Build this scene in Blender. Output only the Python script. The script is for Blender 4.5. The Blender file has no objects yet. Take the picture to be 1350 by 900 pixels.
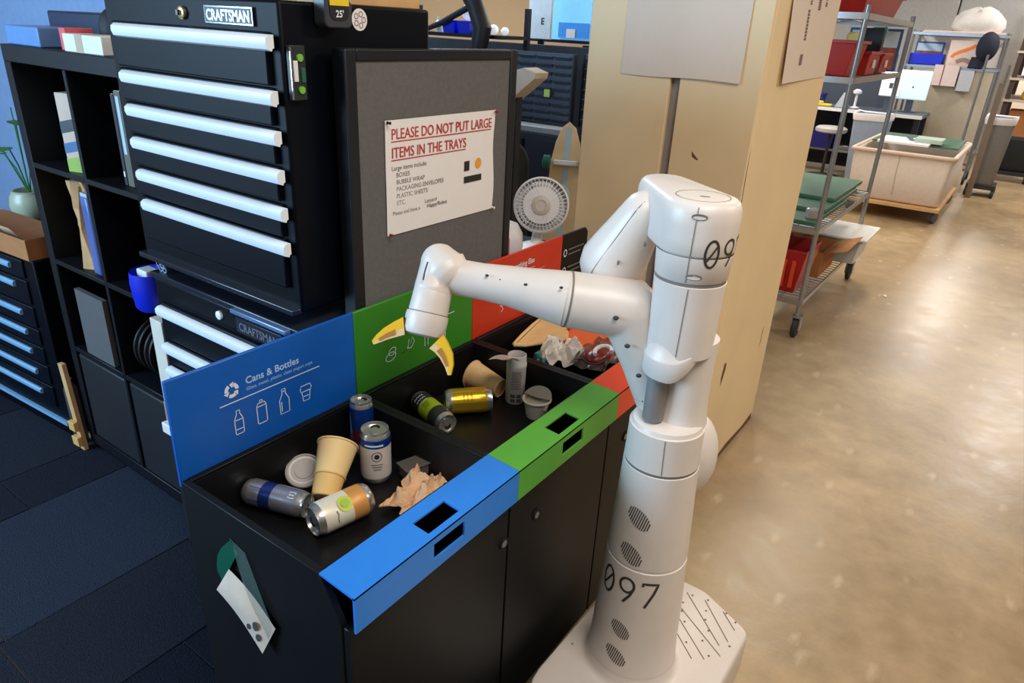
import bpy, bmesh, math, random
from mathutils import Vector, Matrix
random.seed(7)
scene = bpy.context.scene
COL = scene.collection
R = math.radians

# ---------------------------------------------------------------- camera
CAM = Vector((-0.545, -0.643, 1.606))
pitch, roll, yaw = R(24.21), R(3.003), R(34.522)
fw = Vector((math.cos(yaw)*math.cos(pitch), math.sin(yaw)*math.cos(pitch), -math.sin(pitch)))
rt = Vector((math.sin(yaw), -math.cos(yaw), 0)); up = rt.cross(fw)
r2 = rt*math.cos(roll) + up*math.sin(roll); u2 = up*math.cos(roll) - rt*math.sin(roll)
cd = bpy.data.cameras.new('camera'); cam = bpy.data.objects.new('camera', cd); COL.objects.link(cam)
cam.matrix_world = Matrix(((r2.x, u2.x, -fw.x, CAM.x), (r2.y, u2.y, -fw.y, CAM.y), (r2.z, u2.z, -fw.z, CAM.z), (0, 0, 0, 1)))
cd.sensor_width = 36; cd.lens = 926.03*36/1350; cd.clip_start = .02; cd.clip_end = 100
scene.camera = cam

# ---------------------------------------------------------------- world, lights, exposure
scene.view_settings.view_transform = 'Standard'
scene.view_settings.look = 'None'
scene.view_settings.exposure = 0.0
scene.view_settings.gamma = 1.0
scene.view_settings.use_curve_mapping = False
w = bpy.data.worlds.new('world'); scene.world = w; w.use_nodes = True
bg = w.node_tree.nodes['Background']; bg.inputs[0].default_value = (1.0, .97, .94, 1); bg.inputs[1].default_value = .17

def area(name, loc, size, power, col, target=None, size_y=None):
    l = bpy.data.lights.new(name, 'AREA'); l.energy = power; l.color = col
    l.shape = 'RECTANGLE'; l.size = size; l.size_y = size_y or size
    o = bpy.data.objects.new(name, l); COL.objects.link(o); o.location = loc
    d = (Vector(target) - Vector(loc)) if target else Vector((0, 0, -1))
    o.rotation_euler = d.to_track_quat('-Z', 'Y').to_euler()
    return o
WARM = (1.0, .87, .70); NEUT = (1.0, .96, .90); COOL = (.45, .72, 1.0)
area('ceiling_lamp_warm', (5.6, .4, 3.3), 1.6, 75, WARM, size_y=.5)
area('ceiling_lamp_warm', (10.0, -1.4, 3.3), 1.8, 120, NEUT, size_y=.6)
area('ceiling_lamp_warm', (15.0, 0, 3.3), 2.4, 230, NEUT, size_y=.6)
area('ceiling_lamp_warm', (3.0, -2.6, 3.3), 1.6, 70, WARM, size_y=.6)
area('ceiling_lamp_warm', (8.4, 2.6, 3.3), 2.0, 150, NEUT, size_y=.6)
area('ceiling_lamp_neutral', (-.1, -1.1, 3.1), 1.5, 58, (1.0, .93, .85), size_y=.9)
area('ceiling_lamp_cool', (3.0, 3.2, 3.2), 1.4, 95, (.66, .84, 1.0), size_y=.6)
area('window_daylight', (-2.7, 3.0, 1.9), 2.4, 235, COOL, target=(.4, 1.0, 1.2), size_y=1.6)

# ---------------------------------------------------------------- materials
def lin(c):
    return tuple(((x/255)/12.92 if x/255 <= .04045 else ((x/255+.055)/1.055)**2.4) for x in c)
MATS = {}
def mat(name, rgb, rough=.5, metal=0, noise=.06, nscale=30, bump=0, bscale=200, spec=.5, emit=0, alpha=1, trans=0):
    if name in MATS: return MATS[name]
    m = bpy.data.materials.new(name); m.use_nodes = True; nt = m.node_tree; b = nt.nodes['Principled BSDF']
    c = lin(rgb)
    b.inputs['Roughness'].default_value = rough; b.inputs['Metallic'].default_value = metal
    b.inputs['Specular IOR Level'].default_value = spec
    b.inputs['Alpha'].default_value = alpha; b.inputs['Transmission Weight'].default_value = trans
    tc = nt.nodes.new('ShaderNodeTexCoord'); n = nt.nodes.new('ShaderNodeTexNoise'); n.inputs['Scale'].default_value = nscale
    n.inputs['Detail'].default_value = 4
    nt.links.new(tc.outputs['Object'], n.inputs['Vector'])
    mx = nt.nodes.new('ShaderNodeMix'); mx.data_type = 'RGBA'
    mx.inputs[6].default_value = tuple(max(0, x*(1-noise*2)) for x in c)+(1,); mx.inputs[7].default_value = tuple(min(1, x*(1+noise*2)) for x in c)+(1,)
    nt.links.new(n.outputs['Fac'], mx.inputs[0]); nt.links.new(mx.outputs[2], b.inputs['Base Color'])
    if bump:
        n2 = nt.nodes.new('ShaderNodeTexNoise'); n2.inputs['Scale'].default_value = bscale
        nt.links.new(tc.outputs['Object'], n2.inputs['Vector'])
        bp = nt.nodes.new('ShaderNodeBump'); bp.inputs['Strength'].default_value = bump; bp.inputs['Distance'].default_value = .01
        nt.links.new(n2.outputs['Fac'], bp.inputs['Height']); nt.links.new(bp.outputs[0], b.inputs['Normal'])
    if emit:
        b.inputs['Emission Color'].default_value = c+(1,); b.inputs['Emission Strength'].default_value = emit
    MATS[name] = m; return m

robot_m = mat('robot_shell', (222, 211, 201), .38, noise=.02)
robot_seam = mat('robot_seam', (126, 118, 112), .7)
robot_dark = mat('robot_marking', (52, 48, 46), .6)
robot_hole = mat('robot_hole', (120, 108, 98), .7)
grey_steel = mat('grey_steel', (138, 136, 134), .5, .25)
claw_m = mat('claw_yellow', (236, 190, 40), .45, noise=.08)
pad_m = mat('claw_pad', (222, 200, 150), .8)
padin_m = mat('claw_inner', (176, 120, 50), .8)
blk = mat('black_laminate', (14, 15, 16), .5, noise=.15, nscale=8, spec=.3)
blk_tray = mat('black_tray', (12, 12, 13), .42, noise=.2, nscale=6, spec=.35)
blk_gap = mat('black_gap', (6, 6, 7), .8)
chest_m = mat('black_enamel', (3, 6, 15), .45, noise=.12, nscale=10, spec=.16)
chest_in = mat('drawer_front', (4, 8, 19), .45, noise=.15, nscale=8, spec=.16)
alu = mat('brushed_aluminium', (240, 246, 250), .35, .05, noise=.02)
chrome = mat('chrome', (205, 205, 208), .15, 1)
shelf_m = mat('black_brown_board', (8, 11, 19), .5, noise=.12, nscale=15, spec=.3)
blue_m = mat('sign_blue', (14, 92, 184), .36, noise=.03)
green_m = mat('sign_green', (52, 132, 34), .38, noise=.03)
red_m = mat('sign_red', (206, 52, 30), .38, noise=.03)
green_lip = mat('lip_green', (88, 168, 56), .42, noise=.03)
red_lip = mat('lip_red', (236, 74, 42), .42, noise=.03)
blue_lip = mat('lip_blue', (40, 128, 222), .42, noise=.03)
ink_w = mat('white_ink', (226, 232, 240), .6)
ink_w2 = mat('pale_ink', (176, 204, 240), .6)
felt = mat('grey_felt', (100, 97, 95), .95, noise=.1, nscale=90, bump=.25, bscale=400)
paper = mat('white_paper', (236, 230, 226), .8, noise=.015)
paper_w = mat('cream_paper', (226, 208, 190), .8, noise=.015)
ink_r = mat('red_ink', (190, 62, 58), .8)
ink_k = mat('black_ink', (40, 34, 36), .8)
ink_g = mat('grey_ink', (120, 95, 98), .8)
orange_m = mat('orange_ink', (236, 160, 46), .8)
cream = mat('cream_painted_board', (238, 211, 166), .55, noise=.05, nscale=4, bump=.05, bscale=30)
core = mat('grey_concrete', (146, 138, 130), .8)
bare = mat('bare_wood_scar', (112, 78, 48), .9, noise=.3, nscale=80)
kraft = mat('kraft_paper_cup', (222, 182, 128), .75, noise=.06, nscale=60)
kraft_d = mat('brown_kraft', (196, 150, 100), .8, noise=.12, nscale=40)
cup_y = mat('pale_yellow_cup', (240, 206, 142), .6, noise=.03)
card_m = mat('cardboard', (222, 186, 130), .85, noise=.1, nscale=25)
card_b = mat('brown_cardboard', (170, 110, 62), .85, noise=.1)
white_pl = mat('white_plastic', (232, 230, 228), .45, noise=.02)
cloth_w = mat('cream_canvas', (226, 212, 200), .85, noise=.04, bump=.1, bscale=60)
rubber = mat('dark_rubber', (42, 42, 44), .7)
wire = mat('zinc_wire', (165, 168, 172), .3, .8)
red_pl = mat('red_plastic', (170, 28, 26), .4)
blue_pl = mat('blue_plastic', (14, 40, 205), .4)
blue_dk = mat('blue_plastic_dark', (18, 24, 120), .45)
grn_bd = mat('green_board', (66, 104, 80), .5)
grey_pl = mat('grey_plastic', (150, 148, 148), .5)
yel_pl = mat('yellow_plastic', (240, 204, 40), .5)
wood_l = mat('light_wood', (206, 162, 110), .6, noise=.15, nscale=12)
dkgrey = mat('dark_grey_plastic', (80, 88, 102), .4, noise=.1)
lid_m = mat('grey_lid', (186, 178, 172), .5)

# ---------------------------------------------------------------- mesh helpers
ORIG = {}
class MB:
    def __init__(s): s.v = []; s.f = []; s.m = []
    def add(s, vs, fs, mi=0, M=None):
        k = len(s.v)
        s.v += [(M @ Vector(v)) if M else Vector(v) for v in vs]
        s.f += [[i+k for i in f] for f in fs]; s.m += [mi]*len(fs); return s
    def box(s, x0, x1, y0, y1, z0, z1, mi=0, M=None):
        vs = [(x0,y0,z0),(x1,y0,z0),(x1,y1,z0),(x0,y1,z0),(x0,y0,z1),(x1,y0,z1),(x1,y1,z1),(x0,y1,z1)]
        return s.add(vs, [(0,3,2,1),(4,5,6,7),(0,1,5,4),(1,2,6,5),(2,3,7,6),(3,0,4,7)], mi, M)
    def prism(s, poly, z0, z1, mi=0, M=None):
        n = len(poly)
        vs = [(x, y, z0) for x, y in poly] + [(x, y, z1) for x, y in poly]
        fs = [tuple(range(n))[::-1], tuple(range(n, 2*n))] + [(i, (i+1) % n, n+(i+1) % n, n+i) for i in range(n)]
        return s.add(vs, fs, mi, M)
    def rings(s, rs, mi=0, close=True, cap0=True, cap1=True, M=None, mis=None):
        n = len(rs[0]); vs = [p for r in rs for p in r]; k = len(s.v)
        s.v += [(M @ Vector(v)) if M else Vector(v) for v in vs]
        for i in range(len(rs)-1):
            for j in range(n if close else n-1):
                a, b = i*n+j, i*n+(j+1) % n
                s.f.append([k+a, k+b, k+b+n, k+a+n]); s.m.append(mis[i] if mis else mi)
        if cap0: s.f.append([k+j for j in range(n)][::-1]); s.m.append(mis[0] if mis else mi)
        if cap1: s.f.append([k+(len(rs)-1)*n+j for j in range(n)]); s.m.append(mis[-1] if mis else mi)
        return s
    def lathe(s, prof, n=32, mi=0, M=None, cap0=True, cap1=True, mis=None, sx=1, sy=1):
        rs = [[(r*sx*math.cos(2*math.pi*j/n), r*sy*math.sin(2*math.pi*j/n), z) for j in range(n)] for r, z in prof]
        return s.rings(rs, mi, True, cap0, cap1, M, mis)
    def tube(s, pts, r, n=8, mi=0, cap=True):
        pts = [Vector(p) for p in pts]; rr = r if isinstance(r, (list, tuple)) else [r]*len(pts)
        rs = []; prev = None
        for i, p in enumerate(pts):
            t = (pts[min(i+1, len(pts)-1)] - pts[max(i-1, 0)]).normalized()
            a = prev if prev else (Vector((0, 0, 1)) if abs(t.z) < .9 else Vector((1, 0, 0)))
            u = (a - t*a.dot(t)).normalized(); prev = u; v = t.cross(u)
            rs.append([p + (u*math.cos(2*math.pi*j/n) + v*math.sin(2*math.pi*j/n))*rr[i] for j in range(n)])
        return s.rings(rs, mi, True, cap, cap)
    def capsule(s, pts, radii, n=24, mi=0):
        pts = [Vector(p) for p in pts]
        P, Q = [], []
        t0 = (pts[0]-pts[1]).normalized(); t1 = (pts[-1]-pts[-2]).normalized()
        for a in (5, 25, 45, 65): P.append(pts[0]+t0*radii[0]*math.cos(R(a))); Q.append(radii[0]*math.sin(R(a)))
        P += pts; Q += list(radii)
        for a in (65, 45, 25, 5): P.append(pts[-1]+t1*radii[-1]*math.cos(R(a))); Q.append(radii[-1]*math.sin(R(a)))
        return s.tube(P, Q, n, mi)
    def ball(s, c, rx, ry=None, rz=None, n=20, m=12, mi=0, M=None):
        ry = ry or rx; rz = rz or rx
        prof = [(max(.02, math.sin(math.pi*i/m)), -math.cos(math.pi*i/m)) for i in range(m+1)]
        rs = [[(c[0]+rx*r*math.cos(2*math.pi*j/n), c[1]+ry*r*math.sin(2*math.pi*j/n), c[2]+rz*z) for j in range(n)] for r, z in prof]
        return s.rings(rs, mi, M=M)
    def ribbon(s, pts, wd, up_, mi=0, closed=False, lift=0):
        # flat printed stroke through pts; up_ = surface normal (vector or function of point)
        pts = [Vector(p) for p in pts]; n = len(pts); L = []
        for i, p in enumerate(pts):
            a = pts[(i-1) % n] if closed or i else pts[i]; b = pts[(i+1) % n] if closed or i < n-1 else pts[i]
            N = up_(p) if callable(up_) else Vector(up_)
            sd = N.cross((b-a).normalized()).normalized()
            L.append((p+sd*wd/2+N*lift, p-sd*wd/2+N*lift))
        k = len(s.v); s.v += [q for pr in L for q in pr]
        for i in range(n if closed else n-1):
            a, b = 2*i, 2*((i+1) % n)
            s.f.append([k+a, k+b, k+b+1, k+a+1]); s.m.append(mi)
        return s
    def sheet(s, fn, nu, nv, mi=0):
        k = len(s.v)
        for j in range(nv+1):
            for i in range(nu+1): s.v.append(Vector(fn(i/nu, j/nv)))
        for j in range(nv):
            for i in range(nu):
                a = k+j*(nu+1)+i; s.f.append([a, a+1, a+nu+2, a+nu+1]); s.m.append(mi)
        return s
    def build(s, name, mats, parent=None, bevel=0, seg=2, angle=35, solid=0, fixn=True, subsurf=0, remesh=0, smoothit=0):
        if not isinstance(mats, (list, tuple)): mats = [mats]
        me = bpy.data.meshes.new(name)
        off = ORIG.get(parent.name, Vector((0, 0, 0))) if parent else Vector((0, 0, 0))
        me.from_pydata([tuple(v-off) for v in s.v], [], s.f)
        for m in mats: me.materials.append(m)
        for p, mi in zip(me.polygons, s.m): p.material_index = mi; p.use_smooth = True
        if fixn:
            b = bmesh.new(); b.from_mesh(me); bmesh.ops.recalc_face_normals(b, faces=b.faces); b.to_mesh(me); b.free()
        me.set_sharp_from_angle(angle=R(angle))
        o = bpy.data.objects.new(name, me); COL.objects.link(o)
        if parent: o.parent = parent; ORIG[o.name] = off
        if solid:
            q = o.modifiers.new('solid', 'SOLIDIFY'); q.thickness = solid; q.offset = 0; q.use_rim = solid > .002
        if bevel:
            q = o.modifiers.new('bevel', 'BEVEL'); q.width = bevel; q.segments = seg; q.limit_method = 'ANGLE'; q.angle_limit = R(40)
        if remesh:
            q = o.modifiers.new('remesh', 'REMESH'); q.mode = 'VOXEL'; q.voxel_size = remesh; q.use_smooth_shade = True
        if smoothit:
            q = o.modifiers.new('smooth', 'SMOOTH'); q.factor = .5; q.iterations = smoothit
        if subsurf:
            q = o.modifiers.new('sub', 'SUBSURF'); q.levels = subsurf; q.render_levels = subsurf
        return o

def thing(name, label, cat, loc, group=None):
    o = bpy.data.objects.new(name, None); COL.objects.link(o); o.location = loc; o.empty_display_size = .05
    o['label'] = label; o['category'] = cat
    if group: o['group'] = group
    ORIG[o.name] = Vector(loc); return o
def tag(o, label, cat, group=None):
    o['label'] = label; o['category'] = cat
    if group: o['group'] = group
    return o
def single(mb, name, mats, label, cat, group=None, **k):
    """a thing that is one mesh, its origin at the mean of its points' base"""
    xs = [v.x for v in mb.v]; ys = [v.y for v in mb.v]; zs = [v.z for v in mb.v]
    c = Vector(((min(xs)+max(xs))/2, (min(ys)+max(ys))/2, min(zs)))
    mb.v = [v-c for v in mb.v]; o = mb.build(name, mats, **k); o.location = c
    return tag(o, label, cat, group)
def struct(o): o['kind'] = 'structure'; return o
def box(*a, **k): return MB().box(*a, **k)

def frame(A, B, ref=(0, 0, 1)):
    """matrix whose z runs from A to B and whose x leans towards ref"""
    A, B = Vector(A), Vector(B); z = (B-A).normalized(); x = Vector(ref); x = (x - z*x.dot(z))
    if x.length < 1e-4: x = Vector((1, 0, 0)) - z*z.x
    x.normalize(); y = z.cross(x)
    return Matrix(((x.x, y.x, z.x, A.x), (x.y, y.y, z.y, A.y), (x.z, y.z, z.z, A.z), (0, 0, 0, 1)))
def rotz(loc, a): return Matrix.Translation(loc) @ Matrix.Rotation(R(a), 4, 'Z')

def text_mb(body, size, O, X, Y, bold=0, align='LEFT', wx=1.0, mi=0, mb=None, fn=None):
    cu = bpy.data.curves.new('t', 'FONT'); cu.body = body; cu.size = size; cu.offset = bold; cu.align_x = align; cu.resolution_u = 3
    ob = bpy.data.objects.new('t', cu); COL.objects.link(ob)
    bpy.context.view_layer.update()
    dg = bpy.context.evaluated_depsgraph_get(); me = bpy.data.meshes.new_from_object(ob.evaluated_get(dg))
    O, X, Y = Vector(O), Vector(X).normalized(), Vector(Y).normalized()
    mb = mb or MB()
    mb.add([O + X*v.co.x*wx + Y*v.co.y for v in me.vertices], [list(p.vertices) for p in me.polygons], mi)
    bpy.data.objects.remove(ob); bpy.data.meshes.remove(me); bpy.data.curves.remove(cu)
    return mb

# ================================================================ SETTING
def nodes_floor():
    m = bpy.data.materials.new('polished_concrete'); m.use_nodes = True; nt = m.node_tree; b = nt.nodes['Principled BSDF']
    tc = nt.nodes.new('ShaderNodeTexCoord')
    def noise(sc, det=4, rg=.5):
        n = nt.nodes.new('ShaderNodeTexNoise'); n.inputs['Scale'].default_value = sc; n.inputs['Detail'].default_value = det; n.inputs['Roughness'].default_value = rg
        nt.links.new(tc.outputs['Object'], n.inputs['Vector']); return n
    n1 = noise(1.3, 6, .6); n2 = noise(9, 5, .6)
    r1 = nt.nodes.new('ShaderNodeValToRGB'); e = r1.color_ramp.elements
    e[0].position = .3; e[0].color = lin((144, 119, 86))+(1,); e[1].position = .72; e[1].color = lin((181, 156, 119))+(1,)
    nt.links.new(n1.outputs['Fac'], r1.inputs[0])
    mx = nt.nodes.new('ShaderNodeMix'); mx.data_type = 'RGBA'; mx.blend_type = 'OVERLAY'; mx.inputs[0].default_value = .35
    nt.links.new(r1.outputs[0], mx.inputs[6]); nt.links.new(n2.outputs['Fac'], mx.inputs[7])
    # pale flecks of aggregate and filler
    mp = nt.nodes.new('ShaderNodeMapping'); mp.inputs['Scale'].default_value = (4.2, 9.5, 1)
    nt.links.new(tc.outputs['Object'], mp.inputs[0])
    vo = nt.nodes.new('ShaderNodeTexVoronoi'); vo.inputs['Scale'].default_value = .95; vo.inputs['Randomness'].default_value = 1
    nd = nt.nodes.new('ShaderNodeTexNoise'); nd.inputs['Scale'].default_value = 5; nt.links.new(mp.outputs[0], nd.inputs['Vector'])
    va = nt.nodes.new('ShaderNodeVectorMath'); va.operation = 'ADD'
    vs = nt.nodes.new('ShaderNodeVectorMath'); vs.operation = 'SCALE'; vs.inputs['Scale'].default_value = .25
    nt.links.new(nd.outputs['Color'], vs.inputs[0]); nt.links.new(mp.outputs[0], va.inputs[0]); nt.links.new(vs.outputs[0], va.inputs[1])
    nt.links.new(va.outputs[0], vo.inputs['Vector'])
    rf = nt.nodes.new('ShaderNodeValToRGB'); rf.color_ramp.elements[0].position = .06; rf.color_ramp.elements[0].color = (1, 1, 1, 1)
    rf.color_ramp.elements[1].position = .18; rf.color_ramp.elements[1].color = (0, 0, 0, 1)
    nt.links.new(vo.outputs['Distance'], rf.inputs[0])
    mm = nt.nodes.new('ShaderNodeMath'); mm.operation = 'MULTIPLY'; mm.inputs[1].default_value = .30; nt.links.new(rf.outputs[0], mm.inputs[0])
    m2 = nt.nodes.new('ShaderNodeMix'); m2.data_type = 'RGBA'; m2.inputs[7].default_value = lin((222, 202, 170))+(1,)
    nt.links.new(mm.outputs[0], m2.inputs[0]); nt.links.new(mx.outputs[2], m2.inputs[6]); nt.links.new(m2.outputs[2], b.inputs['Base Color'])
    rr = nt.nodes.new('ShaderNodeMapRange'); rr.inputs[3].default_value = .22; rr.inputs[4].default_value = .46
    nt.links.new(n2.outputs['Fac'], rr.inputs[0]); nt.links.new(rr.outputs[0], b.inputs['Roughness'])
    bp = nt.nodes.new('ShaderNodeBump'); bp.inputs['Strength'].default_value = .08; bp.inputs['Distance'].default_value = .02
    nt.links.new(n2.outputs['Fac'], bp.inputs['Height']); nt.links.new(bp.outputs[0], b.inputs['Normal'])
    return m
FLOOR = struct(box(-6, 18, -8, 7, -.1, 0).build('floor', nodes_floor()))
wall_m = mat('warm_white_wall', (214, 200, 184), .8, noise=.03, nscale=3)
wall_t = mat('tan_wall', (196, 172, 140), .8, noise=.03, nscale=3)
wf = struct(box(16.0, 16.15, -8, 7, 0, 3.4).build('wall_far', wall_m))
wb = struct(box(-6, 16, 6.0, 6.15, 0, 3.4).build('wall_back', wall_t))
# carpet tiles, each a piece of the floor
cm = [mat('carpet_%s' % n, c, .95, noise=.35, nscale=160, bump=.5, bscale=300, spec=.15) for n, c in
      (('deep', (27, 31, 42)), ('mid', (40, 48, 62)), ('ash', (33, 37, 47)), ('night', (22, 27, 38)))]
ybs = [-.6, -.1, .42, .875, 1.25, 1.802, 2.043, 2.55, 3.05, 3.55, 4.05]
tone = [2, 0, 3, 2, 1, 0, 2, 3, 0, 2]
for j in range(len(ybs)-1):
    xo = .02 + .31*((j*2) % 3)
    xs = [-2.2] + [x for x in [-2+xo, -1.4+xo, -.8+xo, -.2+xo] if x < .3] + [.47]
    for i in range(len(xs)-1):
        t = tone[j] if i != 2 else tone[j]
        box(xs[i]+.001, xs[i+1]-.001, ybs[j]+.001, ybs[j+1]-.001, -.002, .006).build('carpet_tile', cm[t], FLOOR, bevel=.002, seg=1)

# ---- boarded column
colm = struct(box(1.715, 2.43, .062, .632, 0, 3.4).build('column', core))
cb = [MB().box(1.696, 1.716, .046, .306, 0, 3.4), MB().box(1.696, 1.716, .338, .648, 0, 3.4), MB().box(1.717, 2.448, .046, .063, 0, 3.4),
      MB().box(2.43, 2.448, .064, .648, 0, 3.4), MB().box(1.717, 2.43, .632, .648, 0, 3.4)]
for q in cb: q.build('panel', cream, colm, bevel=.004)
def scar(pts, N, nm='scar'):
    b = MB(); b.add(pts, [list(range(len(pts)))]); b.build(nm, bare, colm)
scar([(1.862, .0455, .494), (1.884, .0455, .490), (1.886, .0455, .462), (1.874, .0455, .432), (1.858, .0455, .398), (1.850, .0455, .44)], 0)
scar([(1.6955, .232, 1.262), (1.6955, .225, 1.256), (1.6955, .205, 1.238), (1.6955, .213, 1.236), (1.6955, .228, 1.245)], 0)
scar([(2.32, .0455, .49), (2.327, .0455, .5), (2.322, .0455, .43), (2.312, .0455, .40)], 0)
scar([(1.705, .0455, 1.30), (1.709, .0455, 1.22), (1.712, .0455, 1.12), (1.707, .0455, 1.1), (1.703, .0455, 1.2)], 0)
scar([(1.78, .0455, .03), (1.95, .0455, .012), (2.1, .0455, .03), (2.3, .0455, .02), (2.43, .0455, .035), (2.44, .0455, 0), (1.78, .0455, 0)], 0)
# sheets of paper taped to the column
def curl(fn, nu, nv, nm, m, label):
    return single(MB().sheet(fn, nu, nv), nm, m, label, 'paper', solid=.0006, fixn=False)
big = curl(lambda u, v: (1.6935-.006*(1-v)**2*u, .515-.405*u-.015*(1-v)*(1-u)*0, 1.478+.42*v-.002*math.sin(u*7)), 12, 10, 'paper_sheet', paper_w, 'large blank cream sheet pasted across the broad face of the column')
g = thing('paper_notice', 'tall paper notice with sideways print on the aisle side of the column', 'paper', (2.13, .044, 1.48))
fn = lambda u, v: (1.85+.57*u - .02*v, .0435-.012*(1-v)**3*(1-u)**2-.004*math.sin(v*5)*(1-u), 1.478+.008*u+.42*v)
MB().sheet(fn, 12, 12).build('sheet', paper_w, g, solid=.0006, fixn=False)
b = MB()
for (u, v0, v1, wd) in ((.33, .12, .2, .035), (.34, .3, .52, .022), (.36, .55, .7, .02), (.55, .52, .66, .03), (.6, .6, .9, .03), (.7, .55, .95, .02)):
    n = 9
    for i in range(n):
        a = v0+(v1-v0)*i/n; c = a+(v1-v0)/n*.72
        p, q = Vector(fn(u, a)), Vector(fn(u, c)); p.y -= .0015; q.y -= .0015
        b.ribbon([p, q], wd, (0, -1, 0))
b.build('lettering', ink_g, g)

# ================================================================ SORTING STATION
RIM = .80; YB = .466; YI = .080; FLZ = .70
X = [0, .44, .868, 1.323]
def slotted_lip(b, x0, x1, s0, s1):
    # bent strip: sloping top then front drop, each with a slot cut through, 2.5 mm thick plate
    th = .004
    def quad_hole(P, hole):
        # P(u,v)->point ; hole (u0,u1,v0,v1)
        us = [0, hole[0], hole[1], 1]; vs = [0, hole[2], hole[3], 1]
        for off in (0, 1):
            for i in range(3):
                for j in range(3):
                    if i == 1 and j == 1: continue
                    b.add([P(us[i], vs[j], off), P(us[i+1], vs[j], off), P(us[i+1], vs[j+1], off), P(us[i], vs[j+1], off)], [(0, 1, 2, 3)])
        def wall(u0, v0, u1, v1): b.add([P(u0, v0, 0), P(u1, v1, 0), P(u1, v1, 1), P(u0, v0, 1)], [(0, 1, 2, 3)])
        u0, u1, v0, v1 = us[1], us[2], vs[1], vs[2]
        for q in ((u0, v0, u1, v0), (u1, v0, u1, v1), (u1, v1, u0, v1), (u0, v1, u0, v0), (0, 0, 1, 0), (1, 0, 1, 1), (1, 1, 0, 1), (0, 1, 0, 0)): wall(*q)
    L = x1-x0
    top = lambda u, v, o: (x0+L*u, YI*(1-v)+0*v, RIM-.006*v-(th if o else 0))
    front = lambda u, v, o: (x0+L*u, 0+(th if o else 0), (RIM-.006)-.073*v)
    h = ((s0-x0)/L, (s1-x0)/L)
    quad_hole(top, (h[0], h[1], .36, .84)); quad_hole(front, (h[0], h[1], .22, .68))
def unit(k, word, sm, lm, slot, lock, label):
    x0, x1 = X[k], X[k+1]
    t = thing('waste_bin_cabinet', label, 'waste bin', ((x0+x1)/2, .25, 0))
    b = MB()
    prof_ = [(YB, .06), (YB, RIM-.001), (YI+.001, RIM-.001), (.035, .715), (.035, .06)]
    MX = Matrix(((0, 0, 1, 0), (1, 0, 0, 0), (0, 1, 0, 0), (0, 0, 0, 1)))
    b.prism(prof_, x0, x0+.014, M=MX); b.prism(prof_, x1-.014, x1, M=MX)
    b.box(x0+.014, x1-.014, YB-.014, YB, .06, RIM); b.box(x0+.014, x1-.014, .05, YB-.014, .06, .075)
    b.build('carcass', blk, t, bevel=.001, seg=1)
    box(x0+.03, x1-.03, .08, YB-.03, 0, .06).build('plinth', blk_gap, t)
    d = box(x0+.003, x1-.003, .018, .034, .075, .712).build('door', blk, t, bevel=.0015, seg=1)
    MB().lathe([(.014, 0), (.014, .003), (.010, .0035), (.009, -.004)], 24, M=frame((lock, .018, .613), (lock, 0, .613))).build('lock', blk_gap, d)
    MB().lathe([(.0085, 0), (.0085, .002)], 16, M=frame((lock, .0172, .613), (lock, 0, .613))).build('lock_core', grey_steel, d)
    # sunken tray with sloping walls
    a0, a1, c0, c1 = x0+.006, x1-.006, YI+.002, YB-.016
    i = .022
    b = MB()
    o_ = [(a0, c0, RIM-.004), (a1, c0, RIM-.004), (a1, c1, RIM-.004), (a0, c1, RIM-.004)]
    n_ = [(a0+.008, c0+.004, RIM-.004), (a1-.008, c0+.004, RIM-.004), (a1-.008, c1-.004, RIM-.004), (a0+.008, c1-.004, RIM-.004)]
    l_ = [(a0+i, c0+.012, FLZ), (a1-i, c0+.012, FLZ), (a1-i, c1-.012, FLZ), (a0+i, c1-.012, FLZ)]
    m_ = [(x, y, z-.004) for x, y, z in l_]; p_ = [(x, y, z-.012) for x, y, z in o_]
    b.rings([p_, o_, n_, l_], cap0=False, cap1=True)
    b.build('tray', blk_tray, t, fixn=False)
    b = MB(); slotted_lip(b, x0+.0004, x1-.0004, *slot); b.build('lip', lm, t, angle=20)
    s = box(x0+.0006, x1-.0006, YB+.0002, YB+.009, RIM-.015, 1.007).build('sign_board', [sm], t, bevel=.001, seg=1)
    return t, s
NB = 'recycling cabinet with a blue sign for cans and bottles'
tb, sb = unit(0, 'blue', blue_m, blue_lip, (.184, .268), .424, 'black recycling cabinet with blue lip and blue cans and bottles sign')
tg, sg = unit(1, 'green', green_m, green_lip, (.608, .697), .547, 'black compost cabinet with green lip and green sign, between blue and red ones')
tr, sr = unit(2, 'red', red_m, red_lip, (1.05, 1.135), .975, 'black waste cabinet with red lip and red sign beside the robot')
SY = YB-.0006
def sg_text(parent, body, size, x, z, m, bold=0, wx=1.0, nm='lettering'):
    return text_mb(body, size, (x, SY, z), (1, 0, 0), (0, 0, 1), bold, wx=wx).build(nm, m, parent, fixn=False)
N_ = (0, -1, 0)
def P2(pts, x, z, s): return [(x+px*s, SY, z+pz*s) for px, pz in pts]
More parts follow.
